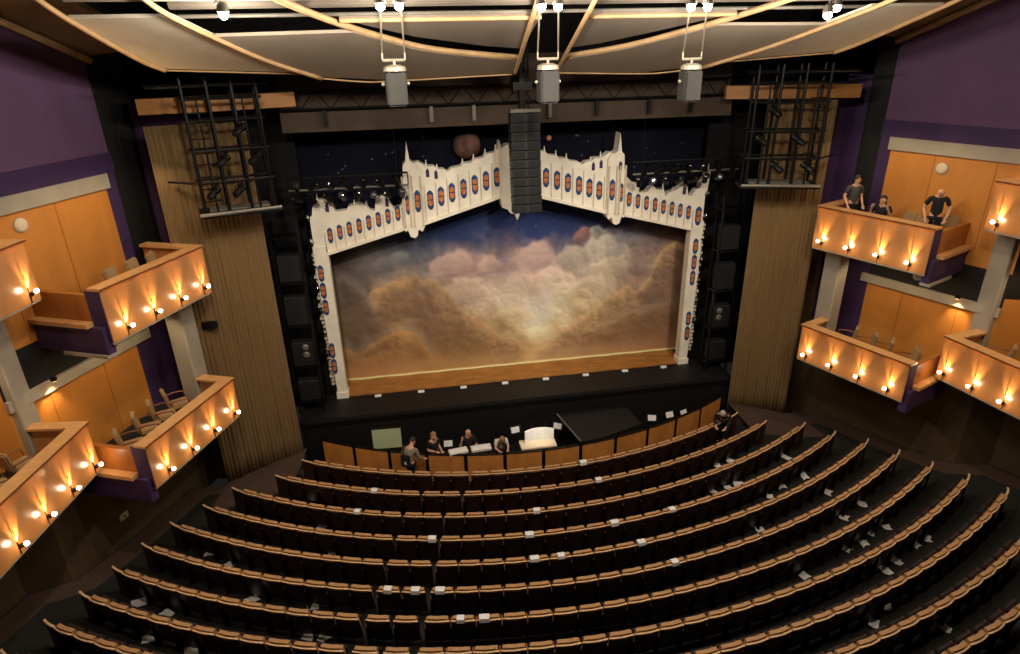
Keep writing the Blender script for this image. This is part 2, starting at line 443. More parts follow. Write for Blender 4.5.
# recessed downlights inside the boxes
for s, side in ((-1, 'left'), (1, 'right')):
    for key, zc, ts in (('upper', 8.6, (.25, .7)), ('lower', 4.7, (.3, .75)), ('upper near', 8.9, (.3, .7)), ('lower near', 5.3, (.3, .7))):
        B = BX[side, key]
        for k, t in enumerate(ts):
            p = B['P'](t * B['L'], 1.1 if 'lower' in key else .35)
            lamp('SPOT', 'box_light', (s * p[0], p[1], zc), 50 if key.startswith('upper') else 40, (1., .76, .46),
                 None, (s * (p[0] + .55 * B['n'].x), p[1] + .55 * B['n'].y, zc - 2.0), R(140), .08, .6)

def spotlight(x, y, z, label, group, az=0., tilt=60):
    ro = thing('stage_light', label, 'stage light', (x, y, z), az, group)
    mb = MB(); mb.tube([(0, 0, 0), (0, 0, -.1)], .02, 6); mb.build('clamp', 'black_metal', ro)
    mb = MB(); mb.tube([(-.11, 0, -.22), (-.11, 0, -.1), (.11, 0, -.1), (.11, 0, -.22)], .014, 6); mb.build('yoke', 'black_metal', ro)
    Mx = Matrix.Translation((0, 0, -.22)) @ Matrix.Rotation(R(tilt), 4, 'X')
    mb = MB(); mb.lathe([(.05, -.2), (.085, -.16), (.085, .08), (.1, .1), (.1, .2)], seg=12, M=Mx); mb.build('barrel', 'black_metal', ro)
    mb = MB(); mb.lathe([(.08, .19), (.04, .21)], seg=12, M=Mx); mb.build('lens', 'chrome', ro)
    return ro
# ------------------------------------------------------------------ pleated side curtains, wooden fascia, cages
CD = Vector((.958, -.287)).normalized(); CN = Vector((-.287, -.958)).normalized()    # along / towards the house
CP0 = Vector((7.45, -1.55))
def CPt(a, b=0): p = CP0 + CD * a + CN * b; return (p.x, p.y)
for s, side, a0, a1 in ((-1, 'left', -.08, 2.24), (1, 'right', -.2, 1.76)):
    mb = MB(); n = 260; zs = [-1.5, -.5, 2, 5, 7.5, 9.18]
    def fold(u, z): return .010 * math.sin(u * 2 * PI / .115 + .8 * math.sin(u * 5.3)) + .014 * math.sin(u * 2 * PI / .37 + 1 + .05 * z) + .012 * math.sin(u * 2 * PI / .9 + .1 * z)
    front, back = [], []
    for z in zs:
        front.append([(s * CPt(a0 + (a1 - a0) * k / n, fold((a1 - a0) * k / n, z))[0], CPt(a0 + (a1 - a0) * k / n, fold((a1 - a0) * k / n, z))[1], z) for k in range(n + 1)])
    mb.sheet(front)
    o = mb.build('curtain', 'curtain_cloth', None, True)
    so = o.modifiers.new('thick', 'SOLIDIFY'); so.thickness = .02
    tag(o, f'tall tan pleated curtain hanging at the {side} of the stage', 'curtain')
    # wooden fascia
    mb = MB(); pts = []
    A0, A1 = (-1.42, 2.26) if s < 0 else (-1.42, 2.3)
    poly = [CPt(A0, .02), CPt(A1, .12), CPt(A1, -.25), CPt(A0, -.25)]
    poly = [CPt(A0 + (A1 - A0) * k / 10, .12 + .12 * math.sin(k / 10 * PI)) for k in range(11)] + [CPt(A1, -.2), CPt(A0, -.2)]
    mb.prism(mir(s, poly), 9.46 if s < 0 else 9.24, 9.82 if s < 0 else 9.6)
    tag(mb.build('wooden_fascia', 'fascia_wood'), f'curved honey-coloured wooden fascia above the {side} tan curtain', 'fascia')
    # lighting cage hung in front of the curtain
    ro = thing('lighting_cage', f'black pipe lighting cage with platform hung before the {side} curtain', 'lighting cage', (0, 0, 0))
    b0, b1 = .35, .95
    u0, u1 = (-.4, 1.25) if s < 0 else (-.75, 1.15)
    zb, ztp = (7.1, 9.8) if s < 0 else (6.92, 9.7)
    cp = lambda a, b, z: (s * CPt(a, b)[0], CPt(a, b)[1], z)
    for a in (u0, (u0 * 2 + u1) / 3, (u0 + u1 * 2) / 3, u1):
        for b in (b0, b1):
            mb = MB(); mb.tube([cp(a, b, zb), cp(a, b, ztp + .5)], .042, 6); mb.build('upright', 'black_metal', ro)
    for z in (zb + .75, zb + 1.5, ztp - .5, ztp):
        for b in (b0, b1):
            mb = MB(); mb.tube([cp(u0 - .1, b, z), cp(u1 + .1, b, z)], .034, 6); mb.build('crossbar', 'black_metal', ro)
        for a in (u0, u1):
            mb = MB(); mb.tube([cp(a, b0 - .1, z), cp(a, b1 + .1, z)], .03, 6); mb.build('end_bar', 'black_metal', ro)
    mb = MB(); mb.prism([cp(u0 - .15, b0 - .15, 0)[:2], cp(u1 + .15, b0 - .15, 0)[:2], cp(u1 + .15, b1 + .15, 0)[:2], cp(u0 - .15, b1 + .15, 0)[:2]], zb - .1, zb)
    mb.build('platform', 'black_metal', ro)
    mb = MB()
    pl = [cp(u0 - .15, b1 + .15, zb), cp(u1 + .15, b1 + .15, zb)]
    mb.tube(pl, .045, 6); mb.build('platform_edge', 'grey_metal', ro)
    mb = MB(); mb.prism([cp(u0 + .1, b0, 0)[:2], cp(u1 - .1, b0, 0)[:2], cp(u1 - .1, b1 - .1, 0)[:2], cp(u0 + .1, b1 - .1, 0)[:2]], zb + .01, zb + .05)
    mb.build('deck_plate', 'grey_metal', ro)
    for b in (b0, b1):
        mb = MB(); mb.tube([cp(u0 - .3, b, ztp + .3), cp(u1 + .75, b, ztp + .3)], .04, 6); mb.build('top_rail', 'black_metal', ro)
    mb = MB(); mb.tube([cp(u1, b1, zb + .75), cp(u1 + .7, b0 - .1, zb + .75)], .03, 6); mb.build('stay', 'black_metal', ro)
    for a in (u0 + .35, u1 - .28):
        mb = MB(); mb.tube([cp(a, b1, zb), cp(a, b1, ztp)], .026, 6); mb.build('lamp_pipe', 'black_metal', ro)
    for k, (a, z) in enumerate(((u0 + .3, zb + 1.5), (u0 + .8, zb + .75), (u1 - .6, zb + 1.5), (u0 + .55, ztp - .5), (u1 - .25, zb + .75))):
        px, py, _ = cp(a, b1 + .06, 0)
        spotlight(px, py, z - .03, f'black stage light in the {side} lighting cage, {nth(k + 1)} of five', f'lights in the {side} cage', s * R(35) + R(180), 60)
    # rungs of a ladder
    for k in range(8):
        mb = MB(); mb.tube([cp(u1 - .45, b1, zb + .3 + .3 * k), cp(u1, b1, zb + .3 + .3 * k)], .016, 5); mb.build('rung', 'black_metal', ro)

# ------------------------------------------------------------------ painted backdrop
DROP_GAIN = (1.78, 1.94, 2.12)
def make_drop():
    x0, x1, z0, z1 = -6.6, 6.6, .02, 9.2
    nx, nz = 396, 276
    X, Z = np.meshgrid(np.linspace(x0, x1, nx), np.linspace(z0, z1, nz))
    rng = np.random.RandomState(3)
    def vnoise(x, z, f, seed):
        G = np.random.RandomState(seed).rand(64, 64)
        a = x * f + 100; b = z * f + 100
        i = np.floor(a).astype(int); j = np.floor(b).astype(int); u = a - i; v = b - j
        u = u * u * u * (u * (u * 6 - 15) + 10); v = v * v * v * (v * (v * 6 - 15) + 10)
        g = lambda p, q: G[p % 64, q % 64]
        return (g(i, j) * (1 - u) + g(i + 1, j) * u) * (1 - v) + (g(i, j + 1) * (1 - u) + g(i + 1, j + 1) * u) * v
    def fbm(x, z, f, seed, o=4):
        t = 0; a = .5
        for k in range(o): t = t + a * vnoise(x + 3.1 * k, z - 1.7 * k, f * 2 ** k, seed + k); a *= .5
        return t / (1 - .5 ** o)
    lc = lambda c: np.array(lin(c))
    gx = [-6, -5, -4, -3, -2, -1, 0, 1, 2, 3, 4, 5, 6]
    gz = [.12, .4, .85, 1.4, 2.0, 2.6, 3.2, 3.8, 4.4, 5.0, 5.7, 6.4, 7.2, 9.2]
    rows = ['156,106,62 156,108,64 156,110,66 150,108,64 148,110,66 156,118,72 166,130,82 174,140,92 166,128,82 156,118,76 150,110,72 142,102,68 136,94,62',
            '150,102,60 150,104,62 150,106,64 144,104,62 140,104,62 150,114,70 160,126,80 168,136,90 160,124,80 150,114,74 144,106,70 136,98,66 130,90,60',
            '118,82,52 128,88,52 134,94,54 116,82,48 112,80,46 120,88,50 134,102,60 160,130,84 124,90,52 110,78,46 108,76,48 112,78,52 110,74,50',
            '76,56,40 90,66,44 140,102,62 106,76,50 102,74,48 120,92,54 150,122,80 196,176,138 168,138,94 150,114,70 124,90,58 104,76,52 100,70,50',
            '98,76,52 92,70,50 120,92,60 104,78,58 118,90,58 130,102,66 176,154,122 184,170,142 184,164,128 156,126,86 140,106,70 110,82,62 96,70,56',
            '96,76,56 104,82,60 110,82,62 108,78,62 130,102,76 164,140,116 174,154,130 170,156,136 178,158,128 160,134,100 140,108,80 126,94,70 100,72,58',
            '84,66,54 96,78,64 134,100,68 126,94,74 128,102,88 168,142,120 164,138,120 172,148,126 180,156,130 172,150,124 124,100,90 142,112,86 112,78,62',
            '72,58,54 86,74,66 106,92,84 108,94,88 164,132,116 154,122,108 144,116,108 178,144,126 166,144,126 178,158,134 150,132,116 116,94,88 104,74,60',
            '74,64,62 90,82,80 84,80,80 78,76,82 108,90,88 98,86,90 88,80,92 134,108,106 98,92,100 148,128,118 118,108,106 86,80,82 82,64,62',
            '70,62,62 60,60,66 52,57,68 42,50,72 40,48,74 42,50,80 40,48,82 42,50,82 45,50,78 50,54,76 38,45,70 38,42,62 42,42,54',
            '34,36,50 34,38,54 32,38,60 30,38,62 30,38,66 32,40,70 32,40,72 32,40,72 32,40,70 30,38,64 28,34,58 28,32,52 28,30,46',
            '14,14,28 ' * 13, '9,9,19 ' * 13, '6,6,13 ' * 13]
    G = np.array([[lin(tuple(int(v) for v in c.split(','))) for c in r.split()] for r in rows])      # rows x cols x 3
    # domain warp so that the soft washes break into billows
    wx = (fbm(X, Z, .9, 11) - .5) * 1.5 + (fbm(X, Z, 2.6, 21, 3) - .5) * .5
    wz = (fbm(X, Z, .9, 41) - .5) * 1.2 + (fbm(X, Z, 2.6, 51, 3) - .5) * .45
    amp = np.clip((Z - .3) / 1.2, .12, 1)
    XX = np.clip(X + wx * amp, gx[0], gx[-1]); ZZ = np.clip(Z + wz * amp * np.clip((6.2 - Z) / 1., 0, 1), gz[0], gz[-1])
    fx = np.interp(XX, gx, np.arange(len(gx))); fz = np.interp(ZZ, gz, np.arange(len(gz)))
    i = np.minimum(fx.astype(int), len(gx) - 2); j = np.minimum(fz.astype(int), len(gz) - 2)
    u = (fx - i)[..., None]; v = (fz - j)[..., None]; u = u * u * (3 - 2 * u)
    col = (G[j, i] * (1 - u) + G[j, i + 1] * u) * (1 - v) + (G[j + 1, i] * (1 - u) + G[j + 1, i + 1] * u) * v
    # painted cauliflower texture of the cloud masses
    h = 0; a = 1.
    for k, f in enumerate((.75, 1.5, 3.0, 6.0)):
        n = vnoise(X + .35 * wx, Z + .35 * wz, f, 60 + k); h = h + a * (1 - np.abs(2 * n - 1)) ** .8; a *= .5
    gzv, gxv = np.gradient(h, Z[1, 0] - Z[0, 0], X[0, 1] - X[0, 0])
    tex = np.tanh((-.45 * gxv - .8 * gzv) * -.55)
    cloud = np.clip((col.mean(-1) - .03) / .08, 0, 1) * np.clip((Z - .45) / .7, 0, 1) * np.clip((5.3 - Z) / .8, 0, 1)
    calm = 1 - .55 * np.exp(-(((X - .6) / 1.5) ** 2 + ((Z - 2.0) / 1.1) ** 2))
    col = col * (1 + .30 * tex * cloud * calm)[..., None]
    # long lit edges of the two great cloud banks, rounded heads along them
    def puff(cx, cz, r, hi, lo, al=.85, asp=.8):
        nonlocal col
        dx = X - cx + .4 * wx; dz = (Z - cz) / asp + .4 * wz
        d = np.sqrt(dx * dx + dz * dz) / r + .5 * (fbm(X, Z, 2.4, int(cx * 13 + 300) % 89 + 5) - .5)
        m = np.clip((1 - d) / .4, 0, 1); m = m * m * (3 - 2 * m) * np.clip(.35 + (dz / r + 1) * .55, 0, 1) * al
        sh = np.clip(.42 + .62 * dz / r - .18 * dx / r, 0, 1) + .25 * tex
        rim = np.exp(-((d - .84) / .12) ** 2) * np.clip(dz / r + .35, 0, 1) * .5
        sh = np.clip(sh + rim, 0, 1.25)[..., None]
        cc = lc(lo) * (1 - sh) + lc(hi) * sh
        col = col * (1 - m[..., None]) + cc * m[..., None]
    def bank(pts, light, dark, depth, sgn, al=.85):
        nonlocal col
        pts = sorted(pts); e = np.interp(X, [p[0] for p in pts], [p[1] for p in pts])
        lump = .34 * (np.abs(2 * vnoise(X, X * 0 + Z * .35, 1.25, 301) - 1)) + .16 * np.abs(2 * vnoise(X, Z * .5, 2.9, 302) - 1) + .06 * np.abs(2 * vnoise(X, Z, 6, 303) - 1)
        e = e + .16 - lump
        t = e - Z
        inx = np.clip((X - pts[0][0]) / .5, 0, 1) * np.clip((pts[-1][0] - X) / .5, 0, 1)
        m = np.clip(t / .1 + .3, 0, 1) * np.exp(-np.clip(t, 0, 9) / depth) * inx * al
        k = np.clip(np.exp(-np.clip(t, 0, 9) / .3) + .3 * tex, 0, 1)[..., None]
        cc = lc(dark) * (1 - k) + lc(light) * k
        col = col * (1 - m[..., None]) + cc * m[..., None]
        halo = np.clip(1 + t / .5, 0, 1) * (t < 0) * inx * .16        # pale air just above the bank
        col = col * (1 - halo[..., None]) + lc((188, 166, 138)) * halo[..., None]
    PUFFS = ((-4.9, 4.25, .55, (104, 96, 92), (66, 64, 68)), (-3.75, 4.35, .34, (120, 116, 112), (72, 74, 80)), (-4.35, 4.05, .5, (108, 100, 94), (70, 66, 70)), (-5.6, 3.7, .6, (98, 80, 70), (64, 54, 52)),
              (-2.1, 3.95, .78, (176, 144, 128), (124, 100, 92)), (-.75, 3.8, .62, (172, 138, 120), (124, 100, 92)), (.75, 4.1, .8, (182, 150, 132), (136, 112, 104)), (2.2, 4.0, .7, (178, 156, 134), (128, 112, 100)), (3.1, 4.25, .75, (184, 168, 146), (134, 118, 104)),
              (-2.9, 3.25, .5, (140, 118, 104), (92, 78, 76)), (-1.6, 3.0, .85, (176, 150, 126), (128, 104, 88)), (.3, 3.1, .8, (180, 156, 132), (146, 124, 106)), (3.6, 3.4, .8, (178, 156, 128), (130, 108, 88)),
              (5.0, 4.3, .6, (122, 112, 108), (82, 76, 80)), (5.95, 3.9, .6, (128, 94, 76), (78, 58, 52)), (4.7, 3.3, .5, (132, 108, 98), (84, 68, 68)), (5.6, 3.1, .65, (150, 116, 84), (92, 68, 56)),
              (-4.45, 3.0, .48, (176, 132, 84), (110, 80, 58)), (-3.6, 3.1, .5, (142, 106, 78), (92, 68, 58)), (-2.75, 2.75, .6, (146, 112, 82), (94, 72, 58)), (-2.0, 2.3, .62, (156, 122, 84), (102, 78, 56)), (-1.35, 1.85, .55, (160, 126, 82), (106, 80, 52)), (-.6, 1.45, .42, (168, 134, 88), (116, 88, 56)),
              (-3.9, 2.2, .8, (130, 100, 70), (88, 66, 50)), (-4.0, 1.35, .6, (160, 116, 70), (108, 78, 50)), (-3.1, 1.7, .7, (124, 92, 62), (90, 66, 46)), (-2.2, 1.4, .7, (128, 96, 60), (96, 70, 46)), (-5.3, 2.3, .8, (120, 94, 66), (82, 62, 48)), (-5.4, 1.2, .7, (90, 66, 46), (70, 50, 36)),
              (4.9, 2.6, .6, (160, 126, 86), (104, 78, 60)), (4.2, 2.3, .55, (172, 138, 94), (120, 90, 62)), (3.5, 2.0, .5, (176, 142, 96), (128, 98, 66)), (2.9, 1.65, .42, (180, 146, 98), (130, 100, 64)), (5.5, 1.9, .7, (122, 90, 66), (84, 62, 50)), (4.5, 1.5, .6, (134, 98, 64), (94, 68, 48)))
    for q in PUFFS:
        if q[1] > 2.9 and abs(q[0]) < 4.6: puff(*q)
    bank([(-6.3, 3.7), (-5.6, 3.75), (-4.9, 3.0), (-4.3, 2.4)], (112, 88, 72), (72, 56, 48), 1.2, 1, .8)
    bank([(-5.0, 2.7), (-4.4, 3.5), (-3.9, 3.7), (-3.3, 3.75), (-2.46, 3.3), (-1.9, 2.6), (-1.04, 1.9), (-.44, 1.15), (.6, .7)], (172, 132, 92), (102, 76, 54), 1.5, 1)
    bank([(-6.4, 1.6), (-5.3, 1.25), (-4.5, 1.75), (-3.5, 1.7), (-3.0, .9), (-2.5, .6)], (170, 124, 74), (120, 84, 52), .5, 1, .8)
    bank([(3.9, 3.2), (4.4, 3.75), (4.9, 3.6), (5.3, 3.2), (5.8, 3.0)], (140, 116, 106), (88, 70, 70), .7, -1, .75)
    bank([(.5, .62), (1.46, .95), (2.26, 1.55), (3.05, 2.05), (3.6, 2.55), (4.5, 2.75), (5.1, 3.3), (5.5, 4.2), (6.0, 4.45), (6.5, 4.3)], (186, 148, 102), (108, 82, 62), 1.3, -1)
    bank([(2.2, .8), (3.4, 1.2), (4.6, 1.75), (5.8, 2.0), (6.5, 2.1)], (132, 98, 66), (92, 66, 48), .6, -1, .7)
    puff(2.5, 4.72, .36, (150, 106, 94), (82, 54, 50), .95, 1.); puff(3.0, 4.78, .3, (168, 160, 148), (96, 92, 92), .95, 1.)
    bl = (np.roll(col, 1, 0) + np.roll(col, -1, 0) + np.roll(col, 1, 1) + np.roll(col, -1, 1)) / 4
    bl[:2] = col[:2]; bl[-2:] = col[-2:]; bl[:, :2] = col[:, :2]; bl[:, -2:] = col[:, -2:]
    col = .5 * col + .5 * bl
    g = np.clip(1.6 - np.abs(Z - .07) / .035, 0, 1)[..., None]      # bright painted hem line
    col = col * (1 - g) + lc((236, 186, 128)) * g
    for k in range(110):                                           # stars
        sx, sz = rng.uniform(-6.3, 6.3), rng.uniform(4.7, 9)
        i = int((sx - x0) / (x1 - x0) * (nx - 1)); j = int((sz - z0) / (z1 - z0) * (nz - 1))
        if col[j, i].mean() < .05: col[j, i] = lc((128, 132, 150)) * rng.uniform(.15, .9)
    col = np.clip(col * np.array(DROP_GAIN), 0, .95)
    me = bpy.data.meshes.new('cloud_backdrop')
    P = np.stack([X, 1.05 + .012 * np.sin(X * 5), Z], -1).reshape(-1, 3)
    faces = [(j * nx + i, j * nx + i + 1, (j + 1) * nx + i + 1, (j + 1) * nx + i) for j in range(nz - 1) for i in range(nx - 1)]
    me.from_pydata(P.tolist(), [], faces)
    ca = me.color_attributes.new('paint', 'FLOAT_COLOR', 'POINT')
    ca.data.foreach_set('color', np.concatenate([col.reshape(-1, 3), np.ones((nx * nz, 1))], 1).astype(np.float32).ravel())
    m = bpy.data.materials.new('painted_canvas'); m.use_nodes = True; nt = m.node_tree; b = nt.nodes['Principled BSDF']
    at = nt.nodes.new('ShaderNodeAttribute'); at.attribute_name = 'paint'
    no = nt.nodes.new('ShaderNodeTexNoise'); no.inputs['Scale'].default_value = 7; no.inputs['Detail'].default_value = 6
    tc = nt.nodes.new('ShaderNodeTexCoord'); nt.links.new(tc.outputs['Object'], no.inputs['Vector'])
    mx = nt.nodes.new('ShaderNodeMix'); mx.data_type = 'RGBA'; mx.blend_type = 'SOFT_LIGHT'; mx.inputs['Factor'].default_value = .15
    nt.links.new(at.outputs['Color'], mx.inputs[6]); nt.links.new(no.outputs['Fac'], mx.inputs[7]); nt.links.new(mx.outputs[2], b.inputs['Base Color'])
    b.inputs['Roughness'].default_value = .9; b.inputs['Specular IOR Level'].default_value = .2
    me.materials.append(m)
    o = bpy.data.objects.new('cloud_backdrop', me); C.objects.link(o)
    for p in me.polygons: p.use_smooth = True
    so = o.modifiers.new('thick', 'SOLIDIFY'); so.thickness = .02; so.offset = 1
    tag(o, 'huge painted backdrop of billowing clouds under a navy starry sky', 'backdrop')
make_drop()

# planets hung before the dark sky
ro = thing('hanging_planet', 'mottled brown planet globe hanging in the dark sky above the arch', 'planet', (-1.39, .72, 8.0))
mb = MB(); mb.ball((0, 0, 0), .43, seg=28, rings=20); mb.build('globe', 'planet_rock', ro, True)
mb = MB(); mb.tube([(0, 0, .42), (0, 0, 1.6)], .006, 5); mb.build('wire', 'black_metal', ro)
ro = thing('hanging_planet', 'tiny orange moon globe hanging in the dark sky above the arch', 'planet', (1.22, .72, 8.1))
mb = MB(); mb.ball((0, 0, 0), .085, seg=16, rings=12); mb.build('globe', 'moon_rock', ro, True)
mb = MB(); mb.tube([(0, 0, .08), (0, 0, 1.5)], .005, 5); mb.build('wire', 'black_metal', ro)

# ------------------------------------------------------------------ white portal arch
arch = thing('portal_arch', 'ivory carved stage arch with pointed towers and rows of coloured windows', 'stage arch')
Y0, Y1 = -.12, .22
def outline(half):
    s = -1 if half == 'left' else 1
    span_lo = [(0.0, 6.62), (.55, 6.48), (2.9, 5.79)]
    span_up = [(3.05, 7.68), (2.95, 7.7), (2.72, 7.55), (2.5, 7.55), (2.4, 7.46), (2.2, 7.44), (2.1, 7.36), (1.98, 7.46), (1.7, 7.5), (1.62, 7.58), (1.36, 7.6), (1.28, 7.68), (1.0, 7.72), (.92, 7.82), (.62, 7.86), (.54, 7.94), (0, 8.06)]
    mb = MB(); mb.prism_y([(s * x, z) for x, z in span_lo + span_up], Y0, Y1); mb.build('span', 'ivory', arch)
    # wing from the tower to the leg, with a broken silhouette of pinnacles
    lo = [(3.45, 5.68), (5.92, 5.03)]
    upL = [(6.3, 5.2), (6.3, 6.2), (6.22, 6.26), (6.18, 6.5), (6.05, 6.72), (5.72, 6.72), (5.6, 6.55), (5.52, 6.34), (5.2, 6.36), (5.12, 6.5), (4.95, 6.5), (4.82, 6.56), (4.6, 6.46), (4.5, 6.32), (4.36, 6.3), (4.3, 6.72), (4.2, 6.68), (4.08, 6.78), (3.95, 6.74), (3.9, 6.52), (3.8, 6.34), (3.6, 6.38), (3.5, 6.5)]
    upR = [(6.3, 5.2), (6.3, 6.25), (6.36, 6.3), (6.42, 6.95), (6.33, 6.96), (6.26, 6.74), (6.14, 6.6), (6.1, 6.42), (5.95, 6.34), (5.84, 6.16), (5.7, 6.2), (5.66, 6.5), (5.56, 6.58), (5.3, 6.4), (5.04, 6.32), (4.92, 6.2), (4.86, 6.44), (4.6, 6.46), (4.5, 6.56), (4.4, 6.52), (4.3, 6.38), (4.02, 6.38), (4.0, 6.66), (3.75, 6.74), (3.6, 6.88), (3.5, 6.98)]
    up = upL if s < 0 else upR
    mb = MB(); mb.prism_y([(s * x, z) for x, z in lo + up], Y0 + .03, Y1); mb.build('wing', 'ivory', arch)
    # tower pier between span and wing, with its hanging boss and spire
    t = [(2.9, 5.74), (2.98, 5.6), (3.1, 5.66), (3.14, 5.46), (3.24, 5.4), (3.36, 5.46), (3.42, 5.66), (3.5, 5.62), (3.52, 5.74), (3.52, 7.0), (3.44, 7.2), (3.42, 7.62), (3.33, 7.72), (3.26, 8.28), (3.2, 7.74), (3.12, 7.68), (3.0, 7.66), (2.9, 7.5)]
    mb = MB(); mb.prism_y([(s * x, z) for x, z in t], Y0 - .1, Y1 + .02); mb.build('tower', 'ivory', arch)
    # shafts on the tower
    mb = MB()
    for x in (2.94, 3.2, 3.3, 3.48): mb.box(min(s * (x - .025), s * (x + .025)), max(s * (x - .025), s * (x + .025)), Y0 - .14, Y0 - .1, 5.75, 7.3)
    mb.build('tower_shaft', 'ivory_dark', arch)
    # vertical mouldings between the windows
    for k in range(9):
        x = .76 + .345 * k - (.0 if k < 7 else .06)
        if x < 2.85:
            zl = 6.6 - .275 * x; mb = MB(); mb.box(min(s * (x - .018), s * (x + .018)), max(s * (x - .018), s * (x + .018)), Y0 - .03, Y0, zl + .02, zl + 1.16); mb.build('moulding', 'ivory_dark', arch)
    for k in range(9):
        x = 3.55 + .297 * k; zl = 5.66 - .265 * (x - 3.5)
        mb = MB(); mb.box(min(s * (x - .014), s * (x + .014)), max(s * (x - .014), s * (x + .014)), Y0, Y0 + .03, zl + .04, zl + .7); mb.build('moulding', 'ivory_dark', arch)
    # bottom string course
    mb = MB(); mb.prism_y([(s * x, z) for x, z in ((0, 6.6), (.55, 6.46), (2.92, 5.77), (2.92, 5.87), (.55, 6.57), (0, 6.72))], Y0 - .06, Y0); mb.build('string_course', 'ivory', arch)
    mb = MB(); mb.prism_y([(s * x, z) for x, z in ((3.48, 5.66), (5.93, 5.01), (5.93, 5.1), (3.48, 5.75))], Y0 - .04, Y0 + .03); mb.build('string_course', 'ivory', arch)
    # leg
    mb = MB(); mb.prism_y([(s * x, z) for x, z in ((5.9, 0), (6.2, 0), (6.22, .3), (6.26, 1.5), (6.3, 3.0), (6.34, 5.3), (5.9, 5.3))], Y0, Y1); mb.build('leg', 'ivory', arch)
    mb = MB(); mb.box(min(s * 5.87, s * 6.26), max(s * 5.87, s * 6.26), Y0 - .04, Y1 + .02, 0, .22); mb.build('leg_foot', 'ivory', arch)
    mb = MB()   # lacy outer edge of the leg
    for k in range(34):
        z = .5 + k * .14; w = random.uniform(.04, .13)
        mb.box(min(s * 6.27, s * (6.31 + w)), max(s * 6.27, s * (6.31 + w)), Y0 + .05, Y1 - .05, z, z + .08)
    mb.build('leg_fretwork', 'ivory_dark', arch)
    # windows: pointed lozenges of blue and orange glass
    def window(x, zc, w, h, y):
        def shape(hw, a, b, ys, yb, name, m, par):
            q = [(x - hw * .55, a), (x - hw, a + (b - a) * .16), (x - hw, b - (b - a) * .16), (x - hw * .55, b - (b - a) * .06), (x, b), (x + hw * .55, b - (b - a) * .06), (x + hw, b - (b - a) * .16), (x + hw, a + (b - a) * .16), (x + hw * .55, a), (x, a - .02)]
            q = [(s * px, pz) for px, pz in q]
            mb = MB(); mb.prism_y(q, ys, yb); return mb.build(name, m, par)
        f = shape(w / 2, zc - h / 2, zc + h / 2, y - .025, y + .01, 'window', 'glass_blue', arch)
        shape(w * .36, zc - h * .3, zc + h * .3, y - .035, y - .02, 'orange_light', 'glass_orange', f)
        mb = MB(); mb.box(min(s * (x - w * .36), s * (x + w * .36)), max(s * (x - w * .36), s * (x + w * .36)), y - .042, y - .034, zc - h * .03, zc + h * .03); mb.build('red_light', 'glass_red', f)
    for x in (.6, .94, 1.29, 1.64, 2.0, 2.34, 2.67):
        window(x, 7.09 - .285 * (x - .77), .19, .58, Y0)
    window(3.06, 6.56, .17, .66, Y0 - .1); window(3.37, 6.46, .11, .58, Y0 - .1)
    for k in range(8):
        x = 3.69 + .297 * k; window(x, 6.2 - .268 * (x - 3.69), .15, .46, Y0 + .03)
    if s > 0: window(6.12, 5.5, .2, .62, Y0 + .02)
    for z0, z1 in ((3.05, 4.75), (.95, 2.1)):
        nn = 3 if z1 - z0 > 1.4 else 2
        for k in range(nn):
            hh = (z1 - z0) / nn; window(6.12 if s > 0 else 6.2, z0 + hh * (k + .5), .17, hh * .92, Y0)
    # pinnacles along the skyline of the span and wing
    for (x, z, h) in ((2.72, 7.52, .2), (2.4, 7.42, .16), (1.62, 7.55, .16), (1.28, 7.66, .16), (.92, 7.8, .16), (.6, 7.9, .18)) + (((5.7, 6.7, .18), (6.02, 6.7, .2), (4.95, 6.48, .16), (4.6, 6.45, .14), (4.28, 6.7, .16), (3.95, 6.74, .18)) if s < 0 else ((5.52, 6.54, .22), (5.2, 6.36, .14), (4.86, 6.42, .18), (4.5, 6.54, .16), (4.02, 6.4, .3), (6.38, 6.9, .26))):
        mb = MB(); mb.lathe([(.045, -.08), (.045, .0), (.03, .02), (.012, h)], (s * x, .04, z), 6); mb.build('pinnacle', 'ivory', arch)
    # small openings in the gables
    for (x, z) in ((2.7, 7.36), (2.45, 7.3)) + (((5.75, 6.5), (3.98, 6.55)) if s < 0 else ((3.3, 7.3), (5.55, 6.38))):
        mb = MB(); mb.prism_y([(s * (x - .05), z - .13), (s * (x + .05), z - .13), (s * (x + .05), z + .06), (s * x, z + .14), (s * (x - .05), z + .06)], Y0 - .12 if 2.9 < x < 3.5 else Y0 - .015, Y0 + .01 if x < 3.5 else Y0 + .04); mb.build('gable_opening', 'purple_dark', arch)
outline('left'); outline('right')
# middle pier with pendant and round light
mb = MB(); mb.prism_y([(-.52, 6.5), (-.48, 6.2), (-.3, 6.12), (-.22, 6.0), (-.08, 5.98), (0, 5.76), (.08, 5.98), (.22, 6.0), (.3, 6.12), (.48, 6.2), (.52, 6.5), (.52, 7.95), (.3, 8.08), (-.3, 8.08), (-.48, 7.97), (-.5, 8.2), (-.54, 7.96)], Y0 - .12, Y1 + .03)
mb.build('centre_pier', 'ivory', arch)
ci = [(0 + .2 * math.cos(k / 16 * 2 * PI), 6.75 + .22 * math.sin(k / 16 * 2 * PI)) for k in range(16)]
mb = MB(); mb.prism_y(ci, Y0 - .15, Y0 - .12); o = mb.build('round_window', 'glass_red', arch)
mb = MB(); mb.prism_y([(x * .65, 6.75 + (z - 6.75) * .65) for x, z in ci], Y0 - .165, Y0 - .15); mb.build('orange_light', 'glass_orange', o)

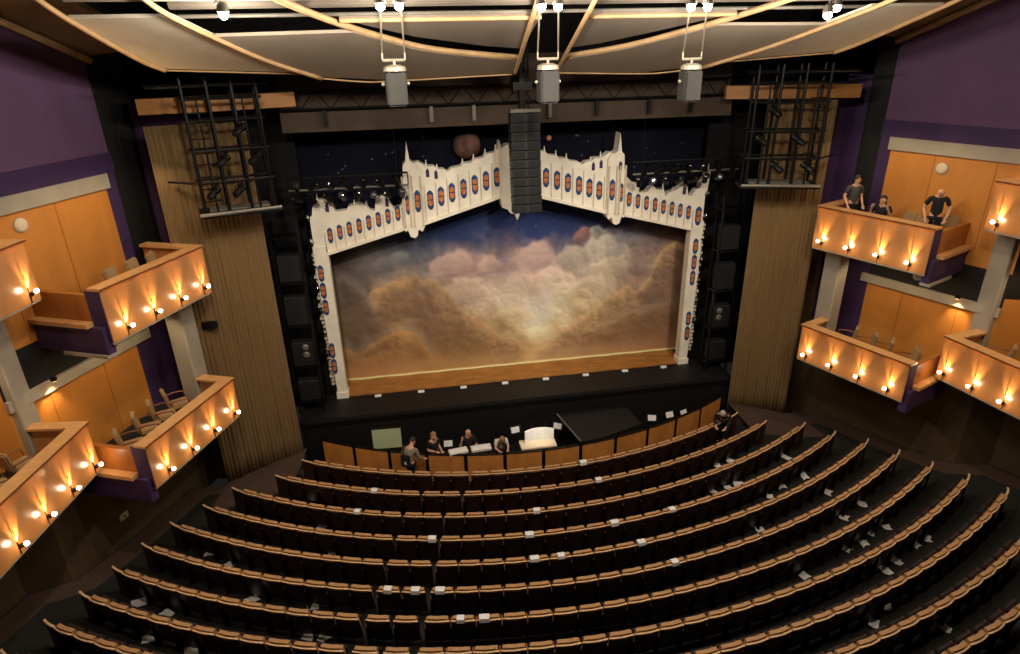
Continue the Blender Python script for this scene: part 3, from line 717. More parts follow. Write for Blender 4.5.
# ------------------------------------------------------------------ header truss and rigging over the stage
mb = MB(); mb.box(-6.6, 6.6, -.62, -.5, 8.72, 9.34)
struct(mb.build('beam_header', 'header_brown'))
mb = MB(); mb.box(-6.6, 6.6, -.4, -.3, 9.34, 10.6)
struct(mb.build('beam_header_back', 'header_brown'))
mb = MB(); mb.box(-9.0, 9.0, -.28, -.1, 9.3, 14.2); struct(mb.build('wall_proscenium', 'black_cloth'))
tr = thing('header_truss', 'long dark lattice truss running across above the stage arch', 'truss', (0, -.8, 9.3))
for z, nm in ((.03, 'bottom_chord'), (.5, 'top_chord')):
    mb = MB(); mb.tube([(-6.4, 0, z), (6.4, 0, z)], .03, 6); mb.build(nm, 'black_metal', tr)
for k in range(32):
    x = -6.4 + .4 * k
    mb = MB(); mb.tube([(x, 0, .03 if k % 2 else .5), (x + .4, 0, .5 if k % 2 else .03)], .016, 5); mb.build('lattice_bar', 'black_metal', tr)
for x in (-5.4, -2.5, -1.3, .9, 2.3, 3.9, 5.2):
    mb = MB(); mb.box(x - .05, x + .05, -.04, .04, -.42, .0); mb.build('hanger', 'grey_metal' if x in (-2.5, -1.3, .9) else 'black_metal', tr)

for s, side, xa, xb, zt in ((-1, 'left', 3.3, 6.7, 7.48), (1, 'right', 3.6, 7.1, 7.42)):
    ro = thing('lighting_truss', f'black lighting truss crossing behind the {side} wing of the white arch', 'truss', (0, -.55, zt))
    for dz, nm in ((0, 'top_pipe'), (-.36, 'bottom_pipe')):
        mb = MB(); mb.tube([(s * xa, 0, dz), (s * xb, 0, dz)], .032, 7); mb.build(nm, 'grey_metal' if dz < 0 else 'black_metal', ro)
    for k in range(9):
        x = xa + (xb - xa) * k / 8
        mb = MB(); mb.tube([(s * x, 0, 0), (s * x, 0, -.36)], .016, 5); mb.build('strut', 'black_metal', ro)
    for x in (xa + .3, xb - .3):
        mb = MB(); mb.tube([(s * x, 0, .03), (s * x, 0, 1.9)], .008, 5); mb.build('cable', 'black_metal', ro)
    for k in range(8):
        x = xa + .2 + (xb - xa - .4) * k / 7
        spotlight(s * x, -.55, zt - .39, f'black stage light hung on the {side} truss, {nth(k + 1)} from the centre', f'stage lights on the {side} truss', R(random.uniform(-40, 40)), random.uniform(30, 75))
for s, side, xa, xb, zt in ((-1, 'left', 3.3, 6.7, 7.48), (1, 'right', 3.6, 7.1, 7.42)):
    for k in range(7):
        x = xa + .35 + (xb - xa - .6) * k / 6
        spotlight(s * x, -.64, zt - .03, f'black stage light on the upper pipe of the {side} truss, {nth(k + 1)} from the centre', f'upper stage lights on the {side} truss', R(random.uniform(-60, 60)), random.uniform(20, 80))
# lighting booms beside the portal: ladders of lamps in the dark
for s, side in ((-1, 'left'), (1, 'right')):
    ro = thing('equipment_rack', f'tall black equipment rack with shelves {side} of the white arch', 'rack', (s * 7.0, -.62, 0))
    for x in (-.38, .38):
        for y in (-.2, .2):
            mb = MB(); mb.box(x - .03, x + .03, y - .03, y + .03, 0, 6.3); mb.build('post', 'black_metal', ro)
    for z in (.35, 1.6, 3.0, 4.4, 5.8):
        mb = MB(); mb.box(-.4, .4, -.23, .23, z, z + .06); mb.build('shelf', 'black_metal', ro)
    for z, h in ((.41, .7), (1.66, .8), (3.06, .9), (4.46, .8)):
        mb = MB(); mb.box(-.32, .32, -.18, .18, z, z + h); mb.bevel(.02, 1); o = mb.build('cabinet', 'black_paint', ro)
    for z in (2.05, 2.3):
        mb = MB(); mb.lathe([(.09, -.02), (.11, 0), (.06, .03)], seg=14, M=Matrix.Translation((s * -.1, -.2, z)) @ Matrix.Rotation(R(90), 4, 'X')); mb.build('fan_grille', 'grey_metal', ro)
    for k in range(7):
        spotlight(s * 6.5, -.06, 1.9 + .75 * k, f'black stage light on the boom {side} of the arch, {nth(k + 1)} from the bottom', f'boom lights {side} of the arch', R(-s * 60), 70)
    bo = thing('lighting_boom', f'thin vertical pipe carrying stage lights {side} of the white arch', 'lighting boom', (s * 6.46, .0, 0))
    mb = MB(); mb.tube([(0, .03, 0), (0, .03, 7.0)], .025, 7); mb.build('pipe', 'black_metal', bo)
    mb = MB(); mb.lathe([(.06, 0), (.06, .02), (.03, .05)], (0, .03, 0), 14); mb.build('base', 'black_metal', bo)
# footlights on the stage edge
for k in range(8):
    x = -4.9 + 1.45 * k
    ro = thing('footlight', f'small white footlight on the stage edge, {nth(k + 1)} from the left', 'footlight', (x, -.32, 0), 0, 'footlights along the stage edge')
    mb = MB(); mb.box(-.11, .11, -.05, .05, .02, .09); mb.bevel(.012, 1); mb.build('housing', 'paper', ro)
    mb = MB(); mb.box(-.09, .09, -.04, .04, 0, .02); mb.build('foot', 'black_metal', ro)

# ------------------------------------------------------------------ canopy of hung ceiling panels
KZ = .35
def cz(y, off=0.): return 10.0 - KZ * (y + 2.5) + off
def bez(pts, n=24):
    """Catmull-Rom through points"""
    P = [Vector(p) for p in pts]; P = [P[0] * 2 - P[1]] + P + [P[-1] * 2 - P[-2]]; out = []
    for i in range(1, len(P) - 2):
        for k in range(n // (len(P) - 3) + 1):
            t = k / (n // (len(P) - 3) + 1)
            a, b, c, d = P[i - 1], P[i], P[i + 1], P[i + 2]
            out.append(.5 * ((2 * b) + (c - a) * t + (2 * a - 5 * b + 4 * c - d) * t * t + (3 * b - a - 3 * c + d) * t ** 3))
    return out + [P[-2]]
rib1 = [(8.6, -7.6), (8.6, -6.9), (8.5, -6.0), (8.2, -4.4), (7.95, -3.75)]
rib2 = [(7.0, -7.6), (6.9, -6.9), (6.55, -6.0), (5.75, -4.45), (4.75, -3.15)]
rib3 = [(5.2, -7.6), (4.92, -6.95), (4.1, -6.0), (3.25, -5.25), (2.2, -4.5), (.6, -3.9)]
def off_x(x): return -.38 * min(max((x - .6) / 2, 0), 1)     # the canopy hangs a little off the stage axis
def flip(pts, s): return [(s * x + off_x(x), y) for x, y in pts]
for s, side in ((-1, 'left'), (1, 'right')):
    # outer, middle and inner pieces
    def panel(name, poly, off, m, label, trims):
        ro = thing('ceiling_panel', label, 'ceiling panel')
        mb = MB(); mb.prism(flip(poly, s), [cz(y, off) for x, y in poly], [cz(y, off + .06) for x, y in poly]); mb.build('board', m, ro)
        for t, r in trims:
            tt = bez([(s * x + off_x(x), y, cz(y, off - .03)) for x, y in t]); mb = MB(); mb.tube([tuple(q) for q in tt], r, 6); mb.build('timber_edge', 'canopy_wood', ro, True)
        return ro
    def cut(rib, ymax):
        q = [tuple(v)[:2] for v in bez([(x, y, 0) for x, y in rib])]
        return [p for p in q if p[1] >= ymax]
    o1 = cut(rib1, -6.4); o2 = cut(rib2, -6.35)
    panel('outer', o1 + [(4.75, -3.2)] + [(x + .16, y) for x, y in o2[::-1]], .07, 'canopy_lit', f'brightly lit grey hung ceiling panel, outermost on the {side} above the stage', [(rib1, .05), ([(7.95, -3.75), (4.75, -3.2)], .02)])
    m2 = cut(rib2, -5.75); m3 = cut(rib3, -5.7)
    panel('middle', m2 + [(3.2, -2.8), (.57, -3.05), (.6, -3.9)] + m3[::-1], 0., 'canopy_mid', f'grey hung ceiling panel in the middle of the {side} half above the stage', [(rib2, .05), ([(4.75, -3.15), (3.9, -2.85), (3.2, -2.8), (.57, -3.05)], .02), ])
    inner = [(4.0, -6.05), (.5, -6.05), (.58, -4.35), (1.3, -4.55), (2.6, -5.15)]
    panel('inner', inner, .1, 'canopy_shaded', f'shaded taupe hung ceiling panel beside the centre gap, {side} half', [(rib3, .065), ([(4.0, -6.05), (.5, -6.05)], .045)])
    ro = thing('timber_batten', f'straight timber batten edging the {side} side of the central ceiling gap', 'batten')
    mb = MB(); q = [(s * (.78 if s < 0 else .3), -7.1), (s * .52, -3.15)]; mb.tube([(x, y, cz(y, -.02)) for x, y in q], .05, 6); mb.build('bar', 'canopy_wood', ro)
for s, side in ((-1, 'left'), (1, 'right')):
    ro = thing('ceiling_panel', f'grey hung ceiling panel cut by the top of the picture, {side} half', 'ceiling panel')
    q = [(.95, -6.9), (8.3, -6.95), (8.45, -8.6), (1.0, -8.6)]
    mb = MB(); mb.prism(flip(q, s), [cz(y, .12) for x, y in q], [cz(y, .18) for x, y in q]); mb.build('board', 'grille_taupe', ro)
    mb = MB(); mb.tube([(x, y, cz(y, .1)) for x, y in flip(q[:2], s)], .04, 6); mb.build('pale_edge', 'canopy_mid', ro)
# transverse beams above
for y, z, m, r, l in ((-6.5, 11.62, 'grille_taupe', .11, 'thick grey beam crossing behind the ceiling work lamps'), (-6.1, 11.42, 'grey_metal', .035, 'thin pale pipe crossing under the grey ceiling beam')):
    mb = MB(); mb.tube([(-7.2, y, z), (7.2, y, z)], r, 10)
    tag(mb.build('ceiling_pipe', m), l, 'beam')

# hanging speakers with yokes
def hang_speaker(x, y, zt, label, top, dx):
    ro = thing('hanging_speaker', label, 'speaker', (x, y, zt), .1, 'speakers hung from the ceiling')
    mb = MB(); mb.box(-.21, .21, -.19, .19, -.74, -.06); mb.bevel(.04, 2); mb.build('cabinet', 'speaker_grey', ro)
    mb = MB(); mb.box(-.175, .175, -.2, -.19, -.7, -.14); mb.build('grille', 'speaker_grey', ro)
    mb = MB(); mb.lathe([(.21, -.06), (.24, -.05), (.22, .03), (.12, .07)], seg=18); mb.build('top_cap', 'pale_metal', ro)
    mb = MB(); mb.tube([(-.23, 0, .16), (.23, 0, .16)], .03, 6); mb.tube([(-.23, 0, .16), (-.23, 0, .34)], .018, 6); mb.tube([(.23, 0, .16), (.23, 0, .34)], .018, 6); mb.tube([(0, 0, .05), (0, 0, .16)], .03, 6); mb.build('bracket', 'pale_metal', ro)
    for sx in (-1, 1):
        mb = MB(); mb.tube([(sx * .23, 0, .3), (sx * .2 + dx * .45, -1.0, .3 + top * .5), (sx * .17 + dx, -2.2, .3 + top)], .016, 6); mb.build('cable', 'pale_metal', ro)
    for sx in (-1, 1):
        mb = MB(); mb.ball((sx * .26, 0, -.3), .04, seg=8, rings=6); mb.build('knob', 'pale_metal', ro)
hang_speaker(-3.43, -5.2, 10.43, 'grey box speaker hung on the left of the ceiling', 1.0, -.2)
hang_speaker(-.17, -5.2, 10.38, 'grey box speaker hung beside the central ceiling gap', 1.0, -.72)
hang_speaker(3.11, -5.2, 10.3, 'grey box speaker hung on the right of the ceiling', 1.0, -1.22)

# line array
ro = thing('line_array', 'tall black line array of stacked speaker cabinets hung before the arch', 'speaker array', (-.17, -2.4, 9.2))
NB = 11
for k in range(NB):
    h = .235; z = -.02 - h * k; ang = R(-.5 * k - 1); y = -.02 * k * k * .12
    Mx = Matrix.Translation((0, y + 0, z)) @ Matrix.Rotation(ang, 4, 'X')
    mb = MB(); mb.box(-.39, .39, -.22, .22, -h + .012, 0, Mx); mb.bevel(.012, 1); c = mb.build('cabinet', 'array_black', ro)
    mb = MB()
    for sx in (-1, 1): mb.box(min(sx * .04, sx * .36), max(sx * .04, sx * .36), -.235, -.22, -h + .04, -.03, Mx)
    mb.build('grille', 'array_grille', c)
mb = MB(); mb.box(-.4, .4, -.2, .2, 0, .1); mb.bevel(.015, 1); mb.build('fly_frame', 'grey_metal', ro)
mb = MB(); mb.tube([(-.05, 0, .1), (-.05, 0, 1.6)], .1, 8); mb.build('cable_loom', 'black_metal', ro)
mb = MB(); mb.tube([(.12, .0, .1), (.1, 0, 1.6)], .03, 6); mb.build('chain', 'black_metal', ro)
mb = MB(); mb.box(-.3, .2, -.15, .15, .55, .75); mb.build('hoist', 'black_metal', ro)

# work lights
WLX = [((-6.2, -7.2, 11.53), (-6.12, -7.5, 11.4), 'far left'), ((-3.59, -7.6, 11.49), (-3.28, -7.6, 11.49), 'left of the centre'), ((-.84, -7.6, 11.44), (-.54, -7.6, 11.44), 'in the centre'), ((1.92, -7.6, 11.41), (2.24, -7.6, 11.41), 'right of the centre'), ((4.65, -7.6, 11.24), (4.81, -7.6, 11.36), 'far right')]
for a, b, w in WLX:
    a, b = Vector(a), Vector(b); c = (a + b) / 2; x, y, z = c
    ro = thing('work_light', f'pair of bright round work lamps hung from the ceiling, {w}', 'work lamp', c, 0, 'ceiling work lamps')
    for q in (a - c, b - c):
        mb = MB(); mb.lathe([(.04, .17), (.085, .13), (.1, .04), (.1, .02)], tuple(q), 14); h = mb.build('housing', 'grey_metal', ro)
        mb = MB(); mb.ball((q.x, q.y, q.z - .02), .075); mb.build('bulb', 'work_bulb', h, True)
        mb = MB(); mb.tube([(q.x, q.y, q.z + .15), (q.x, q.y, 1.6)], .016, 6); mb.build('stem', 'pale_metal', h)
    mb = MB(); mb.tube([(-.5, 0, .6), (.5, 0, .6)], .03, 6); mb.build('bar', 'pale_metal', ro)
    lamp('POINT', 'work_lamp', (x, y - .05, z - .25), 330, (1., .89, .74), radius=.12)

# ------------------------------------------------------------------ auditorium seats
PITCH = .55
def seat_proto():
    t = thing('theatre_chair', 'dark folding theatre seat with tan top edge', 'theatre chair')
    # shell: bowed and tilted back panel, rounded top corners
    def bowed(z0, z1, y0, y1, th, hw, name, m, crown=.02, n=8):
        mb = MB(); F, B = [], []
        zs = [z0 + (z1 - z0) * k / 4 for k in range(5)]
        for k, z in enumerate(zs):
            f = k / 4; yy = y0 + (y1 - y0) * f
            rowf, rowb = [], []
            for j in range(n + 1):
                x = hw * (2 * j / n - 1); e = abs(2 * j / n - 1)
                zz = z - (crown * e ** 4 if k == 4 else 0); bow = .035 * e * e
                rowf.append((x, yy + bow + th, zz)); rowb.append((x, yy + bow, zz))
            F.append(rowf); B.append(rowb)
        mb.sheet(F); mb.sheet([r[::-1] for r in B])
        for rF, rB in ((F[0], B[0]), (F[-1], B[-1])): mb.sheet([rF, rB])
        for j in (0, n): mb.sheet([[r[j] for r in F], [r[j] for r in B]])
        bmesh.ops.remove_doubles(mb.bm, verts=mb.bm.verts, dist=1e-5)
        return mb.build(name, m, t)
    bowed(.14, .82, .13, .0, .03, .262, 'back_shell', 'maroon')
    bowed(.42, .915, .125, .026, .085, .226, 'back_cushion', 'seat_fabric', .035)
    bowed(.80, .868, .003, -.016, .04, .266, 'top_edge', 'tan_wood', .03)
    mb = MB(); mb.box(-.235, .235, .225, .33, .34, .70); mb.bevel(.03, 2); mb.build('folded_seat', 'seat_dark', t)
    mb = MB(); mb.box(-.298, -.252, .05, .36, .585, .625); mb.bevel(.012, 1); mb.build('armrest', 'chair_wood', t)
    mb = MB(); mb.box(-.295, -.257, .06, .26, 0, .585); mb.build('leg', 'black_metal', t)
    return t
SEAT0 = seat_proto(); used_seat = [False]
WING = bpy.data.meshes.new('end_panel')
def wing_mesh(sgn):
    mb = MB(); pts = []
    for k in range(7):
        f = k / 6; pts.append((sgn * (.27 + .4 * f), .03 + .07 * f * f))
    poly = pts + [(x, y + .035) for x, y in pts[::-1]]
    mb.prism(poly, .0, [.84 - .02 * k / 6 for k in range(7)] + [.84 - .02 * k / 6 for k in range(6, -1, -1)])
    return mb
def wing_top(sgn):
    mb = MB(); pts = []
    for k in range(7):
        f = k / 6; pts.append((sgn * (.262 + .41 * f), .02 + .07 * f * f))
    poly = pts + [(x, y + .05) for x, y in pts[::-1]]
    mb.prism(poly, [.84 - .02 * k / 6 for k in range(7)] + [.84 - .02 * k / 6 for k in range(6, -1, -1)], [.868 - .02 * k / 6 for k in range(7)] + [.868 - .02 * k / 6 for k in range(6, -1, -1)])
    return mb
WINGS = {}
def put_seat(i, th, label, end=0):
    r = row_r(i); x, y = r * math.sin(th), YC - r * math.cos(th)
    z = floor_z(r - .15)
    global SEAT0
    if not used_seat[0]:
        t = SEAT0; t.location = (x, y, z); t.rotation_euler = (0, 0, th); t['label'] = label; t['group'] = 'theatre seats in row 1'; used_seat[0] = True
    else: t = dup(SEAT0, (x, y, z), th, label)
    t['group'] = 'seats in the ' + nth(i + 1) + ' row'
    if end: ENDS.append((t, end))
    return t
ENDS = []
def add_ends():
    for t, end in ENDS:
        if end not in WINGS:
            a = wing_mesh(end).build('end_panel', 'maroon', t); b = wing_top(end).build('end_panel_edge', 'tan_wood', a); WINGS[end] = (a, b)
        else:
            a = WINGS[end][0].copy(); C.objects.link(a); a.parent = t; b = WINGS[end][1].copy(); C.objects.link(b); b.parent = a
XE = [7.14, 7.81, 8.99, 9.6, 10.27, 10.69, 11.04, 11.39, 11.67, 12.0, 12.25]
SEATS = []
for i in range(11):
    r = row_r(i); te = math.asin((XE[i] - .45) / r); tl = math.asin((XE[i] - .22) / r); p = PITCH / r
    g1, g2 = R(-14.75), R(-11.0)
    if i < 2: g1, g2 = (R(-13.05), R(-8.75)) if i == 0 else (R(-13.7), R(-9.4))
    ths = []
    n = max(1, round((tl + g1) / p)); q = (tl + g1) / n
    left = [g1 - q * (k + .5) - R(.12) for k in range(n)][::-1]
    mid = [g1 + (g2 - g1) * .27, g1 + (g2 - g1) * .73]
    n = max(1, round((te - g2) / p)); q = (te - g2) / n
    right = [g2 + q * (k + .5) + R(.12) for k in range(n)]
    ths = left + mid + right
    for k, th in enumerate(ths):
        d = math.degrees(th)
        if i == 8 and -21.8 < d < .5: continue
        if i == 9 and not (-33 < d < -29.8 or 7.5 < d < 26.5): continue
        if i == 10 and not (12 < d < 20): continue
        if i < 9:
            if k < len(ths) / 2: where = f'{nth(k + 1)} from its left end'
            else: where = f'{nth(len(ths) - k)} from its right end'
            lab = f'dark folding theatre chair, {nth(i + 1)} row from the pit, {where}'
        else:
            kk = len([1 for q_ in ths[k:] if math.degrees(q_) < (26.5 if i == 9 else 20)])
            lab = f'dark folding theatre chair, {nth(i + 1)} row from the pit, {nth(kk)} from the picture edge'
            if d < 0: lab = f'dark folding theatre chair in the lower left corner, {nth(k + 1)} from the end'
        end = -1 if k == 0 else (1 if k == len(ths) - 1 else 0)
        SEATS.append((i, k, put_seat(i, th, lab, end)))
add_ends()

# ------------------------------------------------------------------ people
def skin_mesh(name, verts, edges, radii, m, parent, levels=1, root=0):
    me = bpy.data.meshes.new(name); me.from_pydata(verts, edges, [])
    o = bpy.data.objects.new(name, me); C.objects.link(o)
    md = o.modifiers.new('skin', 'SKIN'); md.use_smooth_shade = True
    for k, v in enumerate(me.skin_vertices[0].data):
        r = radii[k]; v.radius = r if isinstance(r, tuple) else (r, r); v.use_root = (k == root)
    sb = o.modifiers.new('sub', 'SUBSURF'); sb.levels = levels; sb.render_levels = levels
    dg = bpy.context.evaluated_depsgraph_get(); ev = o.evaluated_get(dg)
    nm = bpy.data.meshes.new_from_object(ev); o.modifiers.clear(); old = o.data; o.data = nm; bpy.data.meshes.remove(old)
    nm.materials.clear(); nm.materials.append(MATS[m])
    for p in nm.polygons: p.use_smooth = True
    if parent: o.parent = parent
    return o
def person(label, loc, rz, J, top, hair='hair_dark', hair_style='short', legs='trousers_black', sleeve='short', vest=None):
    """J: joints in local metres; keys pelvis chest collar neck head(dir) shl shr ell elr wrl wrr hil hir knl knr anl anr"""
    ro = thing('person', label, 'person', loc, rz)
    v = {k: Vector(p) for k, p in J.items()}
    up = (v['head'] - v['neck']).normalized(); face = v['look'].normalized(); face = (face - up * face.dot(up)).normalized(); sd = up.cross(face).normalized()   # sd: towards the left hand (-x when facing +y)
    VS, ES, RS = [], [], []
    def add(p, r, par=None):
        VS.append(tuple(p)); RS.append(r)
        if par is not None: ES.append((par, len(VS) - 1))
        return len(VS) - 1
    pe = add(v['pelvis'], (.125, .1)); ch = add(v['chest'], (.13, .1), pe); co = add(v['collar'], (.11, .08), ch)
    ne = add(v['neck'], .055, co); hb = add(v['neck'] + up * .08 + face * .01, (.066, .072), ne)
    hm = add(v['neck'] + up * .155 + face * .015, (.078, .092), hb); ht = add(v['neck'] + up * .225 + face * .0, (.062, .07), hm)
    add(v['neck'] + up * .11 + face * .108, .014, hb)     # nose
    for s, a in ((1, 'l'), (-1, 'r')):
        add(v['neck'] + up * .12 + sd * (s * .088), .014, hm)    # ears
        sh = add(v['sh' + a], .062, co); el = add(v['el' + a], .045, sh); wr = add(v['wr' + a], .028, el)
        d = (v['wr' + a] - v['el' + a]).normalized(); ax = d.cross(Vector((0, 0, 1))); ax = ax.normalized() if ax.length > .1 else Vector((1, 0, 0))
        pm = add(v['wr' + a] + d * .06, (.036, .018), wr)
        bend = ax.cross(d) * -1
        for f, ln in ((-1.5, .06), (-.5, .075), (.5, .072), (1.5, .055)):
            b = v['wr' + a] + d * .095 + ax * (f * .02)
            k1 = add(b, .0095, pm); k2 = add(b + d * ln * .6 - bend * .012, .009, k1); add(b + d * ln - bend * .03, .008, k2)
        k1 = add(v['wr' + a] + d * .05 - ax * (s * .045), .011, pm); add(v['wr' + a] + d * .085 - ax * (s * .06), .0095, k1)
        hi = add(v['hi' + a], .092, pe); kn = add(v['kn' + a], .062, hi); an = add(v['an' + a], .04, kn)
        fd = Vector((v['look'].x, v['look'].y, 0)).normalized() if 'toe' not in J else v['toe']
        add(v['an' + a] + fd * .15 + Vector((0, 0, -.05)), .035, an)
    skin_mesh('body', VS, ES, RS, 'skin', ro)
    # shirt
    VS, ES, RS = [], [], []
    hem = add(v['pelvis'] - (v['chest'] - v['pelvis']) * .22, (.15, .125)); pe = add(v['pelvis'] + (v['chest'] - v['pelvis']) * .25, (.15, .124), hem); ch = add(v['chest'], (.156, .125), pe); co = add(v['collar'] + (v['chest'] - v['collar']) * .12, (.128, .1), ch)
    for a in 'lr':
        sh = add(v['sh' + a], .082, co)
        if sleeve == 'short': add(v['sh' + a] + (v['el' + a] - v['sh' + a]) * .75, .062, sh)
        else:
            el = add(v['el' + a], .062, sh); add(v['el' + a] + (v['wr' + a] - v['el' + a]) * .9, .046, el)
    skin_mesh('shirt' if sleeve == 'short' else 'jacket', VS, ES, RS, top, ro)
    # trousers and shoes
    VS, ES, RS = [], [], []
    pe = add(v['pelvis'] + (v['chest'] - v['pelvis']) * .12, (.145, .118))
    for a in 'lr':
        hi = add(v['hi' + a], .108, pe); kn = add(v['kn' + a], .078, hi); add(v['an' + a] + (v['kn' + a] - v['an' + a]) * .1, .06, kn)
    skin_mesh('trousers', VS, ES, RS, legs, ro)
    for a in 'lr':
        fd = Vector((v['look'].x, v['look'].y, 0)).normalized() if 'toe' not in J else v['toe']
        p = v['an' + a]
        skin_mesh('shoe', [tuple(p + Vector((0, 0, -.045)) - fd * .03), tuple(p + fd * .09 + Vector((0, 0, -.05))), tuple(p + fd * .17 + Vector((0, 0, -.055)))], [(0, 1), (1, 2)], [.046, .045, .036], 'shirt_black', ro)
    # face and hair
    hc = v['neck'] + up * .15 + face * .012
    for s in (1, -1):
        mb = MB(); mb.ball(tuple(hc + up * -.015 + face * .084 + sd * (s * .033)), .012, seg=8, rings=6); mb.build('eye', 'eye_dark', ro, True)
    mb = MB(); mb.ball(tuple(hc + up * -.075 + face * .083), .018, (1.2, 1., .4), 8, 6); mb.build('mouth', 'chair_wood', ro, True)
    if hair:
        mb = MB(); mb.ball((0, 0, 0), 1, seg=16, rings=12)
        B = Matrix((sd * .099, face * .108, up * .112)).transposed().to_4x4()
        kill = [q for q in mb.bm.verts if (q.co.z < -.05 and q.co.y > -.2) or (q.co.z < .38 and q.co.y > .52) or q.co.z < (-.35 if hair_style == 'short' else -.6)]
        bmesh.ops.delete(mb.bm, geom=kill, context='VERTS')
        for q in mb.bm.verts: q.co = B @ q.co + hc + up * .022 - face * .016
        if hair_style == 'long':
            mb.tube([tuple(hc - face * .075 - up * .02), tuple(hc - face * .1 - up * .16), tuple(hc - face * .09 - up * .3)], [.075, .08, .03], 10)
        mb.build('hair', hair, ro, True)
    return ro
def standing(h=1.75, **k):
    f = h / 1.75
    J = dict(pelvis=(0, 0, .96), chest=(0, .01, 1.2), collar=(0, 0, 1.4), neck=(0, .015, 1.48), head=(0, .03, 1.6), look=(0, 1, 0), shl=(-.185, 0, 1.4), shr=(.185, 0, 1.4), ell=(-.23, -.03, 1.12), elr=(.23, -.03, 1.12),
             wrl=(-.24, .08, .88), wrr=(.24, .08, .88), hil=(-.09, 0, .9), hir=(.09, 0, .9), knl=(-.1, .02, .5), knr=(.1, .02, .5), anl=(-.1, -.02, .09), anr=(.1, -.02, .09))
    J.update(k)
    return {a: tuple(c * f for c in p) if a not in ('look', 'toe') else p for a, p in J.items()}
def sitting(**k):
    J = dict(pelvis=(0, 0, .55), chest=(0, .02, .8), collar=(0, .02, 1.0), neck=(0, .04, 1.08), head=(0, .055, 1.2), look=(0, 1, 0), shl=(-.18, .02, 1.0), shr=(.18, .02, 1.0), ell=(-.22, .06, .74), elr=(.22, .06, .74),
             wrl=(-.12, .3, .72), wrr=(.12, .3, .72), hil=(-.09, .04, .53), hir=(.09, .04, .53), knl=(-.11, .46, .52), knr=(.11, .46, .52), anl=(-.11, .44, .09), anr=(.11, .44, .09), toe=Vector((0, 1, 0)))
    J.update(k); return J
UB = BX['right', 'upper']; zf = UB['zf']
def boxpt(B, a, b): p = B['P'](a, b); return (B['s'] * p[0], p[1], B['zf'])
def face_rz(dx, dy): return math.atan2(dy, dx) - PI / 2
# three people in the upper right box
person('man in dark grey shirt standing at the stage end of the upper right box', boxpt(UB, .6, .72), face_rz(-.1, -.99),
       standing(1.84, look=(-.75, .66, -.1), wrr=(.27, .22, .95), elr=(.27, .0, 1.14), wrl=(-.24, .1, .92), ell=(-.24, -.03, 1.14)), 'shirt_grey', 'hair_dark')
person('seated dark-haired woman in black raising both hands in the upper right box', boxpt(UB, 1.42, .86), face_rz(-.75, -.66),
       sitting(wrl=(-.2, .26, .98), ell=(-.27, .12, .78), wrr=(.22, .26, 1.0), elr=(.28, .1, .78), look=(.1, 1, -.1)), 'shirt_black', 'hair_dark', 'long')
person('bald man in black shirt and trousers standing with bowed head in the upper right box', boxpt(UB, 2.8, .98), face_rz(-.62, -.78),
       standing(1.84, head=(0, .1, 1.585), neck=(0, .03, 1.47), look=(-.1, .8, -.6), ell=(-.29, -.06, 1.13), elr=(.29, -.06, 1.13), wrl=(-.22, .1, .9), wrr=(.22, .1, .9)), 'shirt_black', None)
# pit musicians
PZ = -1.75
person('keyboard player in black behind the pit rail with bare forearms lifted', (-2.13, -2.72, PZ), face_rz(.05, -1), standing(1.68, wrl=(-.2, .34, 1.12), ell=(-.27, .1, 1.06), wrr=(.24, .22, 1.42), elr=(.3, .16, 1.14), look=(.1, 1, -.25)), 'shirt_black', None)
person('fair-haired musician in black behind the pit rail left of the keyboards', (-3.22, -2.62, PZ), face_rz(.5, -.8), standing(1.6, wrl=(-.12, .3, 1.1), wrr=(.1, .3, 1.15), look=(.3, 1, -.35)), 'shirt_black', 'hair_fair', 'long')
person('musician in white shirt stooping low right of the keyboards in the pit', (-1.12, -2.68, PZ), face_rz(.1, -1), standing(1.5, collar=(0, .16, 1.33), neck=(0, .22, 1.39), head=(0, .31, 1.47), shl=(-.18, .16, 1.34), shr=(.18, .16, 1.34), ell=(-.24, .28, 1.1), elr=(.24, .28, 1.1), wrl=(-.16, .5, 1.12), wrr=(.16, .5, 1.12), look=(0, .8, -.6)), 'shirt_white', 'hair_fair')
person('person in grey jacket with black bag walking between front seats and pit rail', (-3.98, -3.5, -1.5), face_rz(.55, .83),
       standing(1.74, collar=(0, .1, 1.38), neck=(0, .16, 1.45), head=(0, .24, 1.55), shl=(-.19, .1, 1.38), shr=(.19, .1, 1.38), ell=(-.26, .02, 1.12), elr=(.27, .12, 1.1), wrl=(-.24, .2, .92), wrr=(.3, .3, .98), look=(.2, 1, -.5), knl=(-.1, .16, .5), anl=(-.1, .1, .1), anr=(.1, -.16, .11)), 'hoodie_grey', 'hair_dark', 'short', 'trousers_black', 'long')
person('grey-haired person in dark jacket bending over the right end of the front row', (6.3, -3.02, -1.5), face_rz(-.6, -.8),
       standing(1.66, collar=(0, .24, 1.26), neck=(0, .32, 1.32), head=(0, .42, 1.38), chest=(0, .1, 1.14), shl=(-.19, .23, 1.26), shr=(.19, .23, 1.26), ell=(-.26, .32, 1.02), elr=(.26, .32, 1.02), wrl=(-.16, .5, .9), wrr=(.16, .5, .9), look=(0, .7, -.7)), 'shirt_black', 'hair_grey', 'short', 'trousers_black', 'long')
